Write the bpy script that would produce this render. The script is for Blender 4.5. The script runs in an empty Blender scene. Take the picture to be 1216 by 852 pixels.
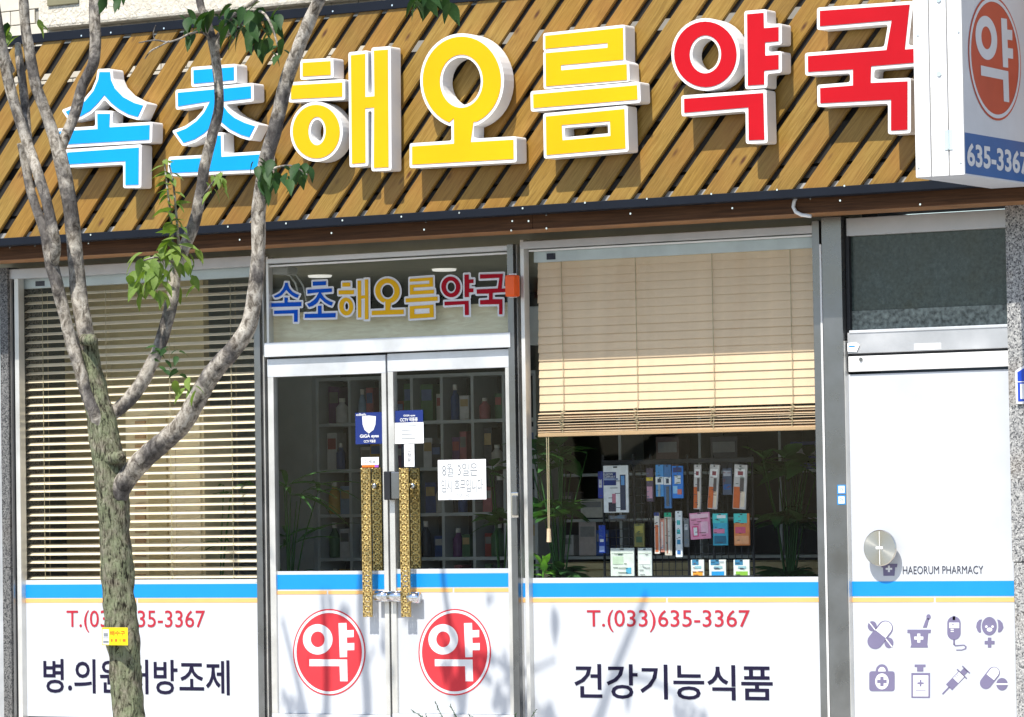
import bpy, bmesh, math, random
from mathutils import Vector, Matrix
from mathutils.geometry import tessellate_polygon
random.seed(7)
S = bpy.context.scene
C = S.collection
# ------------------------------------------------------------------ camera
# world: X along the shop front, Y into the shop (0 = glazing), Z up (0 = door sill)
FPX, YAW, PIT, ROL = 4736.5, math.radians(31.64), math.radians(2.159), math.radians(-0.889)
fw = Vector((-math.sin(YAW)*math.cos(PIT), math.cos(YAW)*math.cos(PIT), math.sin(PIT)))
r0 = Vector((math.cos(YAW), math.sin(YAW), 0)); u0 = r0.cross(fw)
rt = math.cos(ROL)*r0 + math.sin(ROL)*u0; up = -math.sin(ROL)*r0 + math.cos(ROL)*u0
def ray(px, py): return fw + rt*((px-608)/FPX) - up*((py-426)/FPX)
_d = ray(608, 849); CAM = -_d*(23.7)
def at(px, py, Y=0.0):
    "point of the plane Y = const that the photograph shows at a pixel"
    d = ray(px, py); t = (Y-CAM.y)/d.y
    return CAM + d*t
def at_x(px, py, X):
    d = ray(px, py); t = (X-CAM.x)/d.x
    return CAM + d*t
def mpp(Y, px=608, py=426):      # metres per pixel across the view at that plane
    return (at(px, py, Y)-CAM).dot(fw)/FPX
cam = bpy.data.cameras.new('camera'); co = bpy.data.objects.new('camera', cam); C.objects.link(co)
cam.sensor_width = 36; cam.sensor_fit = 'HORIZONTAL'; cam.lens = 36*FPX/1216
cam.clip_start = 0.5; cam.clip_end = 2000
M = Matrix((rt, up, -fw)).transposed().to_4x4(); M.translation = CAM; co.matrix_world = M
S.camera = co
# ------------------------------------------------------------------ light
w = bpy.data.worlds.new('World'); S.world = w; w.use_nodes = True
nt = w.node_tree; nt.nodes.clear()
sky = nt.nodes.new('ShaderNodeTexSky'); sky.sky_type = 'NISHITA'; sky.sun_disc = False
bg = nt.nodes.new('ShaderNodeBackground'); wo = nt.nodes.new('ShaderNodeOutputWorld')
nt.links.new(sky.outputs[0], bg.inputs[0]); nt.links.new(bg.outputs[0], wo.inputs[0])
bg.inputs[1].default_value = 0.145
SUN_EL, SUN_LAT = math.atan(1.47), 0.02
sky.sun_elevation = SUN_EL; sky.sun_rotation = math.radians(180)
sky.air_density = 1.0; sky.dust_density = 1.0
sl = bpy.data.lights.new('sun', 'SUN'); so = bpy.data.objects.new('sun', sl); C.objects.link(so)
sl.energy = 4.7; sl.angle = math.radians(0.53); sl.color = (1.0, 0.95, 0.87)
so.rotation_euler = Vector((SUN_LAT, 1.0, -1.47)).to_track_quat('-Z', 'Y').to_euler()
so.location = (0, -10, 15)
S.view_settings.view_transform = 'Standard'; S.view_settings.look = 'None'
S.view_settings.exposure = 0.55; S.view_settings.gamma = 1.0

# ------------------------------------------------------------------ materials
def srgb(r, g, b):
    f = lambda c: (c/255/12.92 if c/255 <= .04045 else ((c/255+.055)/1.055)**2.4)
    return (f(r), f(g), f(b), 1)
class NT:
    def __init__(s, name):
        s.m = bpy.data.materials.new(name); s.m.use_nodes = True; s.t = s.m.node_tree
        s.b = s.t.nodes['Principled BSDF']; s.out = s.t.nodes['Material Output']
    def n(s, k, **kw):
        x = s.t.nodes.new(k)
        for a, v in kw.items(): setattr(x, a, v)
        return x
    def l(s, a, b): s.t.links.new(a, b)
    def coord(s, scale=(1,1,1), rot=(0,0,0), out='Object', rnd=False):
        c = s.n('ShaderNodeTexCoord'); mp = s.n('ShaderNodeMapping')
        mp.inputs['Scale'].default_value = scale; mp.inputs['Rotation'].default_value = rot
        s.l(c.outputs[out], mp.inputs[0])
        if rnd:
            oi = s.n('ShaderNodeObjectInfo'); mu = s.n('ShaderNodeVectorMath', operation='SCALE')
            mu.inputs[0].default_value = (37, 91, 53); s.l(oi.outputs['Random'], mu.inputs['Scale'])
            s.l(mu.outputs[0], mp.inputs['Location'])
        return mp.outputs[0]
    def noise(s, v, scale, detail=4, rough=.55, dist=0):
        x = s.n('ShaderNodeTexNoise'); x.inputs['Scale'].default_value = scale; x.inputs['Detail'].default_value = detail
        x.inputs['Roughness'].default_value = rough; x.inputs['Distortion'].default_value = dist; s.l(v, x.inputs['Vector']); return x.outputs[0]
    def ramp(s, v, stops):
        x = s.n('ShaderNodeValToRGB'); e = x.color_ramp.elements
        while len(e) < len(stops): e.new(0.5)
        for i, (p, c) in enumerate(stops):
            e[i].position = p; e[i].color = c if len(c) == 4 else (*c, 1)
        s.l(v, x.inputs[0]); return x.outputs[0]
    def mix(s, f, a, b, mode='MIX'):
        x = s.n('ShaderNodeMix', data_type='RGBA', blend_type=mode)
        for v, k in ((f, 0), (a, 6), (b, 7)):
            if hasattr(v, 'is_linked') or hasattr(v, 'links'): s.l(v, x.inputs[k])
            else: x.inputs[k].default_value = v
        return x.outputs[2]
    def bump(s, h, st, d=.01):
        x = s.n('ShaderNodeBump'); x.inputs['Strength'].default_value = st; x.inputs['Distance'].default_value = d
        s.l(h, x.inputs['Height']); s.l(x.outputs[0], s.b.inputs['Normal'])
    def set(s, col=None, rough=.5, metal=0, spec=.5):
        if col is not None:
            if hasattr(col, 'links'): s.l(col, s.b.inputs['Base Color'])
            else: s.b.inputs['Base Color'].default_value = col if len(col) == 4 else (*col, 1)
        if hasattr(rough, 'links'): s.l(rough, s.b.inputs['Roughness'])
        else: s.b.inputs['Roughness'].default_value = rough
        s.b.inputs['Metallic'].default_value = metal; s.b.inputs['Specular IOR Level'].default_value = spec
        return s.m
def plain(name, col, rough=.5, metal=0, var=.06, scale=6, bump=0, spec=.4):
    a = NT(name); v = a.coord()
    c = col if len(col) == 4 else (*col, 1)
    lo = tuple(x*(1-var*1.6) for x in c[:3])+(1,); hi = tuple(min(1, x*(1+var)) for x in c[:3])+(1,)
    n = a.noise(v, scale, 5)
    col_ = a.ramp(n, [(.3, lo), (.7, hi)])
    if bump: a.bump(a.noise(v, scale*12, 3), bump, .003)
    return a.set(col_, rough, metal, spec)
MT = {}
def mat_wood():
    a = NT('stained_slat_wood')
    v = a.coord((1, 1, 1), rnd=True)
    sv = a.n('ShaderNodeMapping'); sv.inputs['Scale'].default_value = (1.2, 8, 26); a.l(v, sv.inputs[0])
    g1 = a.noise(sv.outputs[0], 3.2, 6, .62, 1.2)
    g2 = a.noise(v, 2.2, 3)
    c1 = a.ramp(g1, [(.22, (.128, .068, .012)), (.46, (.245, .147, .029)), (.78, (.37, .245, .064))])
    oi = a.n('ShaderNodeObjectInfo')
    tone = a.ramp(oi.outputs['Random'], [(0, (.70, .62, .52)), (.35, (1, 1, 1)), (.7, (.92, .86, .70)), (1, (1, .84, .62))])
    c2 = a.mix(.8, c1, tone, 'MULTIPLY')
    c3 = a.mix(a.ramp(g2, [(.42, (0, 0, 0)), (.75, (.55, .55, .55))]), c2, (.30, .13, .03, 1))
    # knots
    kv = a.n('ShaderNodeMapping'); kv.inputs['Scale'].default_value = (2.6, 5, 8); a.l(v, kv.inputs[0])
    vo = a.n('ShaderNodeTexVoronoi'); vo.inputs['Scale'].default_value = 1.3; a.l(kv.outputs[0], vo.inputs['Vector'])
    k = a.ramp(vo.outputs['Distance'], [(.05, (1, 1, 1)), (.15, (0, 0, 0))])
    c4 = a.mix(k, c3, (.085, .032, .01, 1))
    a.bump(g1, .4, .004)
    return a.set(c4, .42, 0, .35)
def mat_beam():
    a = NT('dark_beam_wood'); v = a.coord((.8, 6, 22))
    g = a.noise(v, 3, 6, .6, .8)
    a.bump(g, .3, .004)
    return a.set(a.ramp(g, [(.3, (.045, .021, .011)), (.7, (.125, .058, .027))]), .65, 0, .15)
def mat_glass(name, tint=(.955, .97, .965), refl=.007):
    a = NT(name)
    tr = a.n('ShaderNodeBsdfTransparent'); tr.inputs[0].default_value = (*tint, 1)
    gl = a.n('ShaderNodeBsdfGlossy'); gl.inputs['Roughness'].default_value = .02; gl.inputs[0].default_value = (1, 1, 1, 1)
    lw = a.n('ShaderNodeLayerWeight'); pw_ = a.n('ShaderNodeMath', operation='POWER'); a.l(lw.outputs['Facing'], pw_.inputs[0]); pw_.inputs[1].default_value = 5
    ma = a.n('ShaderNodeMath', operation='MULTIPLY_ADD'); a.l(pw_.outputs[0], ma.inputs[0]); ma.inputs[1].default_value = .3; ma.inputs[2].default_value = refl
    mx = a.n('ShaderNodeMixShader'); a.l(ma.outputs[0], mx.inputs[0]); a.l(tr.outputs[0], mx.inputs[1]); a.l(gl.outputs[0], mx.inputs[2])
    a.l(mx.outputs[0], a.out.inputs[0]); return a.m
def mat_dusty_glass():
    a = NT('dusty_dark_glass'); v = a.coord()
    n = a.noise(v, 5, 7, .65); n2 = a.noise(v, 60, 3)
    m = a.mix(.5, n, n2)
    a.bump(n, .05, .002)
    return a.set(a.ramp(m, [(.35, (.022, .034, .031)), (.60, (.065, .088, .080)), (.8, (.16, .185, .172))]), a.ramp(n, [(.3, (.12,)*3), (.7, (.35,)*3)]), 0, .35)
def mat_granite(name='speckled_granite', k=1.0):
    a = NT(name); v = a.coord()
    vo = a.n('ShaderNodeTexVoronoi'); vo.inputs['Scale'].default_value = 130; a.l(v, vo.inputs['Vector'])
    n = a.noise(v, 85, 5, .8); n2 = a.noise(v, 3, 5)
    g = a.mix(.55, n, vo.outputs['Color'])
    c = a.ramp(g, [(.30, (.035, .037, .042)), (.46, (.24, .24, .24)), (.60, (.36, .36, .345)), (.75, (.52, .52, .50))])
    c = a.mix(a.ramp(n2, [(.55, (0, 0, 0)), (.8, (.35, .35, .35))]), c, (.25, .17, .09, 1))
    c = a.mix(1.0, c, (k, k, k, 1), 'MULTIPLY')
    a.bump(n, .2, .002)
    return a.set(c, .6, 0, .4)
def mat_stucco():
    a = NT('rough_cream_stucco'); v = a.coord()
    n = a.noise(v, 22, 6, .7, 1.2); n2 = a.noise(v, 3, 4)
    a.bump(n, .9, .02)
    c = a.ramp(n, [(.3, (.56, .50, .40)), (.6, (.80, .75, .64))])
    c = a.mix(a.ramp(n2, [(.45, (0, 0, 0)), (.8, (.4, .4, .4))]), c, (.50, .46, .38, 1))
    return a.set(c, .9, 0, .2)
def mat_steel(name, col=(.30, .31, .32), rough=.32, vert=True, metal=.85):
    a = NT(name); v = a.coord((60, 60, .8) if vert else (.8, 60, 60))
    n = a.noise(v, 3, 4); v2 = a.coord(); n2 = a.noise(v2, 4, 5)
    c = a.ramp(n2, [(.3, tuple(x*.72 for x in col)), (.7, col)])
    a.bump(n, .12, .001)
    r = a.ramp(n2, [(.3, (rough*.8,)*3), (.7, (rough*1.4,)*3)])
    return a.set(c, r, metal, .5)
def mat_bark():
    a = NT('lichened_tree_bark'); v = a.coord((1, 1, .30)); v1 = a.coord()
    r1 = a.noise(v, 62, 8, .7, .7); n = a.noise(v1, 60, 5, .7); n2 = a.noise(v1, 9, 6, .65)
    base = a.ramp(r1, [(.36, (.018, .015, .011)), (.45, (.085, .072, .052)), (.54, (.23, .205, .155)), (.70, (.40, .37, .30))])
    lich = a.ramp(n2, [(.36, (0, 0, 0)), (.60, (.85, .85, .85))])
    lic2 = a.mix(a.ramp(r1, [(.38, (0, 0, 0)), (.5, (1, 1, 1))]), (.02, .02, .014, 1), a.mix(n, (.12, .15, .065, 1), (.36, .40, .25, 1)))
    c = a.mix(lich, base, lic2)
    a.bump(a.mix(.25, r1, n), 1.0, .03)
    return a.set(c, .9, 0, .12)
def mat_branch():
    a = NT('pale_branch_bark'); v = a.coord((1, 1, .6)); v1 = a.coord()
    n = a.noise(v, 26, 7, .68, .8); n2 = a.noise(v1, 3.6, 6, .62); n3 = a.noise(v1, 95, 4, .75)
    base = a.ramp(n, [(.31, (.045, .034, .026)), (.42, (.195, .17, .137)), (.54, (.43, .39, .33)), (.70, (.63, .59, .51))])
    dark = a.ramp(n, [(.3, (.03, .027, .026)), (.6, (.12, .11, .105)), (.8, (.26, .24, .22))])
    c = a.mix(a.ramp(n2, [(.46, (0, 0, 0)), (.57, (.92, .92, .92))]), base, dark)
    c = a.mix(a.ramp(n3, [(.32, (.95, .95, .95)), (.40, (0, 0, 0))]), c, (.035, .024, .018, 1))
    a.bump(a.mix(.45, n, n3), .9, .016)
    return a.set(c, .85, 0, .12)
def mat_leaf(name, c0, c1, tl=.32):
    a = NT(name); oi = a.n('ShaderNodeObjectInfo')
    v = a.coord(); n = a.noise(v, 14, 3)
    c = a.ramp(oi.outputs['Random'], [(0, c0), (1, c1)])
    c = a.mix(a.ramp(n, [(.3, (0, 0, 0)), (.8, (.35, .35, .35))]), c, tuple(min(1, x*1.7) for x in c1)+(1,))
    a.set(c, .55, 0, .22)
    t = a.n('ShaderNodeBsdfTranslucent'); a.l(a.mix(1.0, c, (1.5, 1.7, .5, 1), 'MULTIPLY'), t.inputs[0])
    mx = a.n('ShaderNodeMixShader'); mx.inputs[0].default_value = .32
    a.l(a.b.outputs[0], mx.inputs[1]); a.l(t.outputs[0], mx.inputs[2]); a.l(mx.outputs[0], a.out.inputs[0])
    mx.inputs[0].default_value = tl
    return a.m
def mat_lattice():
    "openwork brass: the gaps of the ornament really are open"
    a = NT('pierced_brass'); v = a.coord()
    sx = a.n('ShaderNodeSeparateXYZ'); a.l(v, sx.inputs[0])
    def m(op, x, y=None):
        q = a.n('ShaderNodeMath', operation=op)
        for i, z in enumerate((x, y)):
            if z is None: continue
            if hasattr(z, 'links'): a.l(z, q.inputs[i])
            else: q.inputs[i].default_value = z
        return q.outputs[0]
    P = .062
    zz = m('SUBTRACT', m('FRACT', m('DIVIDE', sx.outputs['Z'], P)), .5)
    zz = m('MULTIPLY', zz, P)
    th = m('ARCTAN2', zz, sx.outputs['X']); rr = m('SQRT', m('ADD', m('MULTIPLY', zz, zz), m('MULTIPLY', sx.outputs['X'], sx.outputs['X'])))
    pet = m('COSINE', m('MULTIPLY', th, 8.0)); ring = m('COSINE', m('MULTIPLY', rr, 330))
    val = m('ADD', m('MULTIPLY', pet, .7), ring)
    edge = m('GREATER_THAN', m('ABSOLUTE', sx.outputs['X']), .029)
    n = a.noise(v, 90, 3)
    hole = m('MULTIPLY', m('GREATER_THAN', m('ADD', val, m('MULTIPLY', n, .9)), .95), m('SUBTRACT', 1.0, edge))
    a.bump(val, .5, .003)
    a.set(a.ramp(n, [(.3, (.38, .25, .07)), (.7, (.72, .54, .22))]), .38, .8)
    tr = a.n('ShaderNodeBsdfTransparent'); mx = a.n('ShaderNodeMixShader')
    a.l(hole, mx.inputs[0]); a.l(a.b.outputs[0], mx.inputs[1]); a.l(tr.outputs[0], mx.inputs[2]); a.l(mx.outputs[0], a.out.inputs[0])
    return a.m
def mat_ply():
    a = NT('pale_plywood'); v = a.coord((1.2, 1, 7)); n = a.noise(v, 3, 6, .6, 2.2)
    return a.set(a.ramp(n, [(.3, (.74, .62, .40)), (.55, (.86, .76, .53)), (.75, (.9, .83, .62))]), .5)
def mat_lamp():
    a = NT('lit_lamp_disc'); a.set((.8, .8, .78), .4); a.b.inputs['Emission Color'].default_value = (1, .97, .9, 1); a.b.inputs['Emission Strength'].default_value = .45; return a.m
def mat_brushed():
    a = NT('brushed_knob_steel'); v = a.coord(); sx = a.n('ShaderNodeSeparateXYZ'); a.l(v, sx.inputs[0])
    q = a.n('ShaderNodeMath', operation='ARCTAN2'); a.l(sx.outputs['Z'], q.inputs[0]); a.l(sx.outputs['X'], q.inputs[1])
    a.set((.62, .60, .55), .26, 1.0)
    a.b.inputs['Anisotropic'].default_value = .85
    tg = a.n('ShaderNodeTangent', direction_type='RADIAL', axis='Y'); a.l(tg.outputs[0], a.b.inputs['Tangent'])
    return a.m
def mat_paving():
    a = NT('block_paving'); v = a.coord()
    b = a.n('ShaderNodeTexBrick'); b.inputs['Scale'].default_value = 1
    b.inputs['Brick Width'].default_value = .2; b.inputs['Row Height'].default_value = .1; b.inputs['Mortar Size'].default_value = .004
    b.inputs['Color1'].default_value = (.42, .40, .37, 1); b.inputs['Color2'].default_value = (.50, .47, .43, 1); b.inputs['Mortar'].default_value = (.12, .11, .1, 1)
    a.l(v, b.inputs['Vector']); a.bump(b.outputs['Fac'], -.4, .004)
    return a.set(b.outputs['Color'], .85)
MT.update(
    wood=mat_wood(), beam=mat_beam(), glass=mat_glass('clear_window_glass'), dusty=mat_dusty_glass(), granite=mat_granite(), granite_dark=mat_granite('shaded_granite', .42), stucco=mat_stucco(),
    white_metal=plain('white_painted_metal', (.80, .80, .79), .35, 0, .04, 3, .02),
    film=plain('white_printed_film', (.525, .55, .585), .32, 0, .08, 1.6, .015),
    alu=mat_steel('anodised_aluminium', (.74, .76, .78), .36, False, .35), alu_v=mat_steel('anodised_aluminium_upright', (.74, .73, .69), .34, True, .5),
    dark_steel=mat_steel('dark_stainless_steel', (.26, .265, .265), .26, True), grey_steel=mat_steel('grey_steel_sheet', (.60, .61, .62), .45, True, .5),
    black=plain('black_painted_steel', (.016, .017, .02), .45), tarp=plain('black_backing_board', (.012, .011, .010), .8),
    rail=plain('blue_black_rail_steel', (.008, .011, .018), .6, 0, .1, 5, spec=.15),
    letter_white=plain('white_acrylic_letter_side', (.80, .79, .78), .32, 0, .02),
    cyan=plain('cyan_acrylic', (.003, .30, .74), .38, 0, .05, 2.2, spec=.2), yellow=plain('yellow_acrylic', (.78, .41, .003), .38, 0, .05, 2.2, spec=.2), red=plain('red_acrylic', (.47, .004, .011), .38, 0, .05, 2.2, spec=.2),
    f_blue=plain('blue_film', (.003, .075, .46), .6, 0, .03, spec=.1), f_gold=plain('gold_film', (.72, .40, .012), .6, 0, .03, spec=.1), f_crim=plain('crimson_film', (.36, .006, .018), .6, 0, .03, spec=.1),
    s_blue=plain('blue_stripe_film', (.006, .245, .66), .35, 0, .02), s_orange=plain('orange_stripe_film', (.74, .42, .15), .4, 0, .03),
    p_red=plain('red_print', (.40, .030, .048), .6, 0, .05, spec=.08), p_rose=plain('rose_red_print', (.56, .045, .056), .6, 0, .05, spec=.08), p_navy=plain('navy_print', (.014, .012, .034), .6, 0, .04, spec=.08), p_lav=plain('lavender_grey_print', (.17, .155, .25), .6, 0, .04, spec=.08),
    p_grey=plain('grey_print', (.05, .05, .07), .6, 0, .04, spec=.08), p_white=plain('white_print', (.68, .69, .71), .4, 0, .02),
    e_red=plain('faded_red_panel', (.50, .085, .055), .4, 0, .05), e_blue=plain('faded_blue_panel', (.045, .135, .36), .4, 0, .05), e_white=plain('pale_panel', (.62, .65, .70), .4, 0, .03),
    slat=plain('beige_blind_slat', (.82, .70, .52), .5, 0, .04), slat2=plain('cream_blind_slat', (.74, .54, .36), .5, 0, .05, 9), slat_rail=plain('tan_bottom_rail', (.48, .31, .17), .5), cord=plain('beige_cord', (.42, .35, .22), .8),
    headrail=plain('pale_headrail', (.55, .60, .62), .4), gold=mat_lattice(), chrome=plain('chrome', (.75, .76, .78), .12, 1), knob=mat_brushed(),
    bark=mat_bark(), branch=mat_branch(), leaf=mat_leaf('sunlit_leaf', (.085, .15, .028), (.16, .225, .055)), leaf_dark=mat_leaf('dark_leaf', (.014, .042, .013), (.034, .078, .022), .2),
    soffit=plain('brown_soffit_board', (.30, .15, .06), .6, 0, .15, 5), lamp_on=mat_lamp(), dustband=plain('pale_glass_foot', (.16, .19, .175), .5, 0, .5, 40), ply=mat_ply(), ceiling=plain('olive_white_ceiling', (.40, .39, .30), .8), inwall=plain('beige_inner_wall', (.56, .47, .27), .8), darkwall=plain('grey_inner_wall', (.045, .055, .058), .8),
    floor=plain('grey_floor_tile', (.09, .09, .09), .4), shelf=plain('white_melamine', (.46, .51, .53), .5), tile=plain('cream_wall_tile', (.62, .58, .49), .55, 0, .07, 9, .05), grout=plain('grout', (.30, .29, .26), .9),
    tile_grey=plain('grey_wall_tile', (.22, .22, .21), .6, 0, .1, 8), orange=plain('orange_plastic', (.80, .10, .012), .25), paving=mat_paving(), asphalt=plain('asphalt', (.10, .10, .10), .9, 0, .2, 20, .4), concrete=plain('concrete', (.33, .32, .30), .85, 0, .12, 6, .2),
    plant=mat_leaf('house_plant_leaf', (.030, .10, .028), (.055, .15, .045), .25), plant_lit=mat_leaf('young_plant_leaf', (.09, .22, .03), (.12, .28, .04)),
    sign_blue=plain('royal_blue_plate', (.008, .05, .42), .35), tag_yellow=plain('yellow_tag', (.85, .66, .008), .45), tag_orange=plain('orange_print', (.72, .16, .01), .5), navy=plain('navy_sticker', (.010, .026, .16), .35, 0, .04), paper=plain('white_paper', (.80, .81, .82), .7, 0, .02),
    pencil=plain('grey_pencil', (.22, .24, .26), .8), lamp_white=plain('white_lamp_disc', (.8, .8, .78), .4), purple=plain('purple_print', (.35, .08, .5), .5), olivebox=plain('olive_board', (.20, .185, .11), .8),
)
_pm = {}
def pmat(rgb, rough=.45):
    k = tuple(rgb)
    if k not in _pm: _pm[k] = plain('packaging_%d_%d_%d' % k, srgb(*rgb), rough, 0, .08, 30)
    return _pm[k]

# ------------------------------------------------------------------ object helpers
def tag(o, label=None, cat=None, group=None, kind=None):
    if label: o['label'] = label
    if cat: o['category'] = cat
    if group: o['group'] = group
    if kind: o['kind'] = kind
    return o
def thing(name, label, cat, loc=(0, 0, 0), group=None):
    o = bpy.data.objects.new(name, None); o.empty_display_size = .1; C.objects.link(o); o.location = loc
    return tag(o, label, cat, group)
def wloc(o):
    v = Vector((0, 0, 0))
    while o is not None: v += o.location; o = o.parent
    return v
def link(name, me, mat, parent=None, smooth=False):
    if mat is not None and not me.materials: me.materials.append(mat)
    o = bpy.data.objects.new(name, me); C.objects.link(o)
    if parent is not None: o.parent = parent; o.location = -wloc(parent)
    if smooth:
        for p in me.polygons: p.use_smooth = True
    return o
class MB:
    "collects shapes in world coordinates"
    def __init__(s): s.v = []; s.f = []
    def poly(s, vs, fs):
        k = len(s.v); s.v += [tuple(v) for v in vs]; s.f += [tuple(i+k for i in f) for f in fs]; return s
    def box(s, x0, x1, y0, y1, z0, z1, bev=0):
        if x0 > x1: x0, x1 = x1, x0
        if y0 > y1: y0, y1 = y1, y0
        if z0 > z1: z0, z1 = z1, z0
        b = min(bev, (x1-x0)/2.5, (y1-y0)/2.5, (z1-z0)/2.5)
        if b <= 0:
            vs = [(x, y, z) for x in (x0, x1) for y in (y0, y1) for z in (z0, z1)]
            return s.poly(vs, [(0, 1, 3, 2), (4, 6, 7, 5), (0, 4, 5, 1), (2, 3, 7, 6), (0, 2, 6, 4), (1, 5, 7, 3)])
        bm = bmesh.new(); bmesh.ops.create_cube(bm, size=1)
        for v in bm.verts: v.co = Vector((x0+(v.co.x+.5)*(x1-x0), y0+(v.co.y+.5)*(y1-y0), z0+(v.co.z+.5)*(z1-z0)))
        bmesh.ops.bevel(bm, geom=bm.edges[:], offset=b, segments=2, affect='EDGES', profile=.6)
        bm.verts.index_update(); s.poly([v.co[:] for v in bm.verts], [[v.index for v in f.verts] for f in bm.faces]); bm.free(); return s
    def tube(s, pts, rad, n=8, cap=True):
        pts = [Vector(p) for p in pts]; rad = rad if hasattr(rad, '__len__') else [rad]*len(pts)
        vs = []; fs = []; prev = None
        for i, p in enumerate(pts):
            t = (pts[min(i+1, len(pts)-1)]-pts[max(i-1, 0)]).normalized()
            if prev is None: a = t.orthogonal().normalized()
            else: a = (prev-t*prev.dot(t)).normalized()
            prev = a; b = t.cross(a)
            vs += [p+(a*math.cos(2*math.pi*k/n)+b*math.sin(2*math.pi*k/n))*rad[i] for k in range(n)]
        for i in range(len(pts)-1):
            for k in range(n):
                k2 = (k+1) % n; fs.append((i*n+k, i*n+k2, (i+1)*n+k2, (i+1)*n+k))
        if cap: fs.append(tuple(range(n))[::-1]); fs.append(tuple((len(pts)-1)*n+k for k in range(n)))
        return s.poly(vs, fs)
    def prism(s, loops, y0, y1):
        "outline loops (first outer, rest holes) of (x, z), extruded from y0 (front) to y1 (back)"
        loops = [list(l) for l in loops]
        tri = tessellate_polygon([[Vector((p[0], p[1], 0)) for p in l] for l in loops])
        flat = [p for l in loops for p in l]; n = len(flat)
        vs = [(p[0], y0, p[1]) for p in flat]+[(p[0], y1, p[1]) for p in flat]
        fs = [tuple(t) for t in tri]+[tuple(i+n for i in t[::-1]) for t in tri]
        o = 0
        for l in loops:
            m = len(l)
            for i in range(m): j = (i+1) % m; fs.append((o+i, o+j, n+o+j, n+o+i))
            o += m
        return s.poly(vs, fs)
    def build(s, name, mat, parent=None, smooth=False):
        me = bpy.data.meshes.new(name); me.from_pydata(s.v, [], s.f)
        bm = bmesh.new(); bm.from_mesh(me); bmesh.ops.recalc_face_normals(bm, faces=bm.faces); bm.to_mesh(me); bm.free()
        me.update(); return link(name, me, mat, parent, smooth)
def area(p): return sum(p[i][0]*p[(i+1) % len(p)][1]-p[(i+1) % len(p)][0]*p[i][1] for i in range(len(p)))/2
def ccw(p): return p if area(p) > 0 else p[::-1]
def inset(poly, d):
    "offset a loop inwards by d (negative: outwards)"
    p = ccw(list(poly)); n = len(p); out = []
    for i in range(n):
        a, b, c = Vector(p[i-1]).to_2d(), Vector(p[i]).to_2d(), Vector(p[(i+1) % n]).to_2d()
        e1 = (b-a).normalized(); e2 = (c-b).normalized()
        n1 = Vector((-e1.y, e1.x)); n2 = Vector((-e2.y, e2.x)); k = 1+n1.dot(n2)
        m = (n1+n2)/max(k, .35); out.append(tuple(b+m*d))
    return out
def roundc(poly, r, seg=3):
    n = len(poly); out = []
    for i in range(n):
        a, b, c = Vector(poly[i-1]).to_2d(), Vector(poly[i]).to_2d(), Vector(poly[(i+1) % n]).to_2d()
        d1 = a-b; d2 = c-b
        if d1.length < 1e-6 or d2.length < 1e-6 or d1.angle(d2) > 2.6: out.append(tuple(b)); continue
        q = min(r, d1.length*.4, d2.length*.4); s0 = b+d1.normalized()*q; s1 = b+d2.normalized()*q
        for k in range(seg+1):
            t = k/seg; out.append(tuple(s0*(1-t)**2+b*2*t*(1-t)+s1*t*t))
    return out
def ell(cx, cy, rx, ry, n=40, a0=0, a1=360):
    full = abs(a1-a0) >= 360
    m = n if full else n+1
    return [(cx+rx*math.cos(math.radians(a0+(a1-a0)*i/n)), cy+ry*math.sin(math.radians(a0+(a1-a0)*i/n))) for i in range(m)]
def xz(pts, Y): return [(at(x, y, Y).x, at(x, y, Y).z) for x, y in pts]
def rect_px(x0, y0, x1, y1, Y):
    xm, ym = (x0+x1)/2, (y0+y1)/2
    return at(x0, ym, Y).x, at(x1, ym, Y).x, at(xm, y1, Y).z, at(xm, y0, Y).z
def bar(name, x0, y0, x1, y1, Y, depth, mat, parent=None, bev=.003):
    X0, X1, Z0, Z1 = rect_px(x0, y0, x1, y1, Y)
    return MB().box(X0, X1, Y, Y+depth, Z0, Z1, bev).build(name, mat, parent)
def text_geo(s, bold=0.0, res=3):
    c = bpy.data.curves.new('t', 'FONT'); c.body = s; c.resolution_u = res; c.offset = bold; c.size = 1
    o = bpy.data.objects.new('t', c); C.objects.link(o); bpy.context.view_layer.update()
    dg = bpy.context.evaluated_depsgraph_get(); me = bpy.data.meshes.new_from_object(o.evaluated_get(dg))
    vs = [v.co.copy() for v in me.vertices]; fs = [tuple(p.vertices) for p in me.polygons]
    bpy.data.objects.remove(o); bpy.data.curves.remove(c); bpy.data.meshes.remove(me)
    x0 = min(v.x for v in vs); x1 = max(v.x for v in vs); y0 = min(v.y for v in vs); y1 = max(v.y for v in vs)
    return [((v.x-x0)/(x1-x0), (v.y-y0)/(y1-y0)) for v in vs], fs
def text_px(name, s, x0, y0, x1, y1, Y, mat, parent, bold=0.0):
    uv, fs = text_geo(s, bold); X0, X1, Z0, Z1 = rect_px(x0, y0, x1, y1, Y)
    return MB().poly([(X0+u*(X1-X0), Y, Z0+v*(Z1-Z0)) for u, v in uv], fs).build(name, mat, parent)
def flat(name, loops, Y, mat, parent, th=.0008):
    return MB().prism(loops, Y, Y+th).build(name, mat, parent)

# ------------------------------------------------------------------ ground
GZ = -.16
MB().box(-40, 40, -3.6, .3, GZ-.3, GZ).build('pavement', MT['paving'])['kind'] = 'structure'
MB().box(-40, 40, -3.78, -3.6, GZ-.3, GZ+.004, .015).build('kerb', MT['concrete'])['kind'] = 'structure'
MB().box(-300, 300, -300, 300, GZ-.45, GZ-.14).build('road', MT['asphalt'])['kind'] = 'structure'

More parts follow.
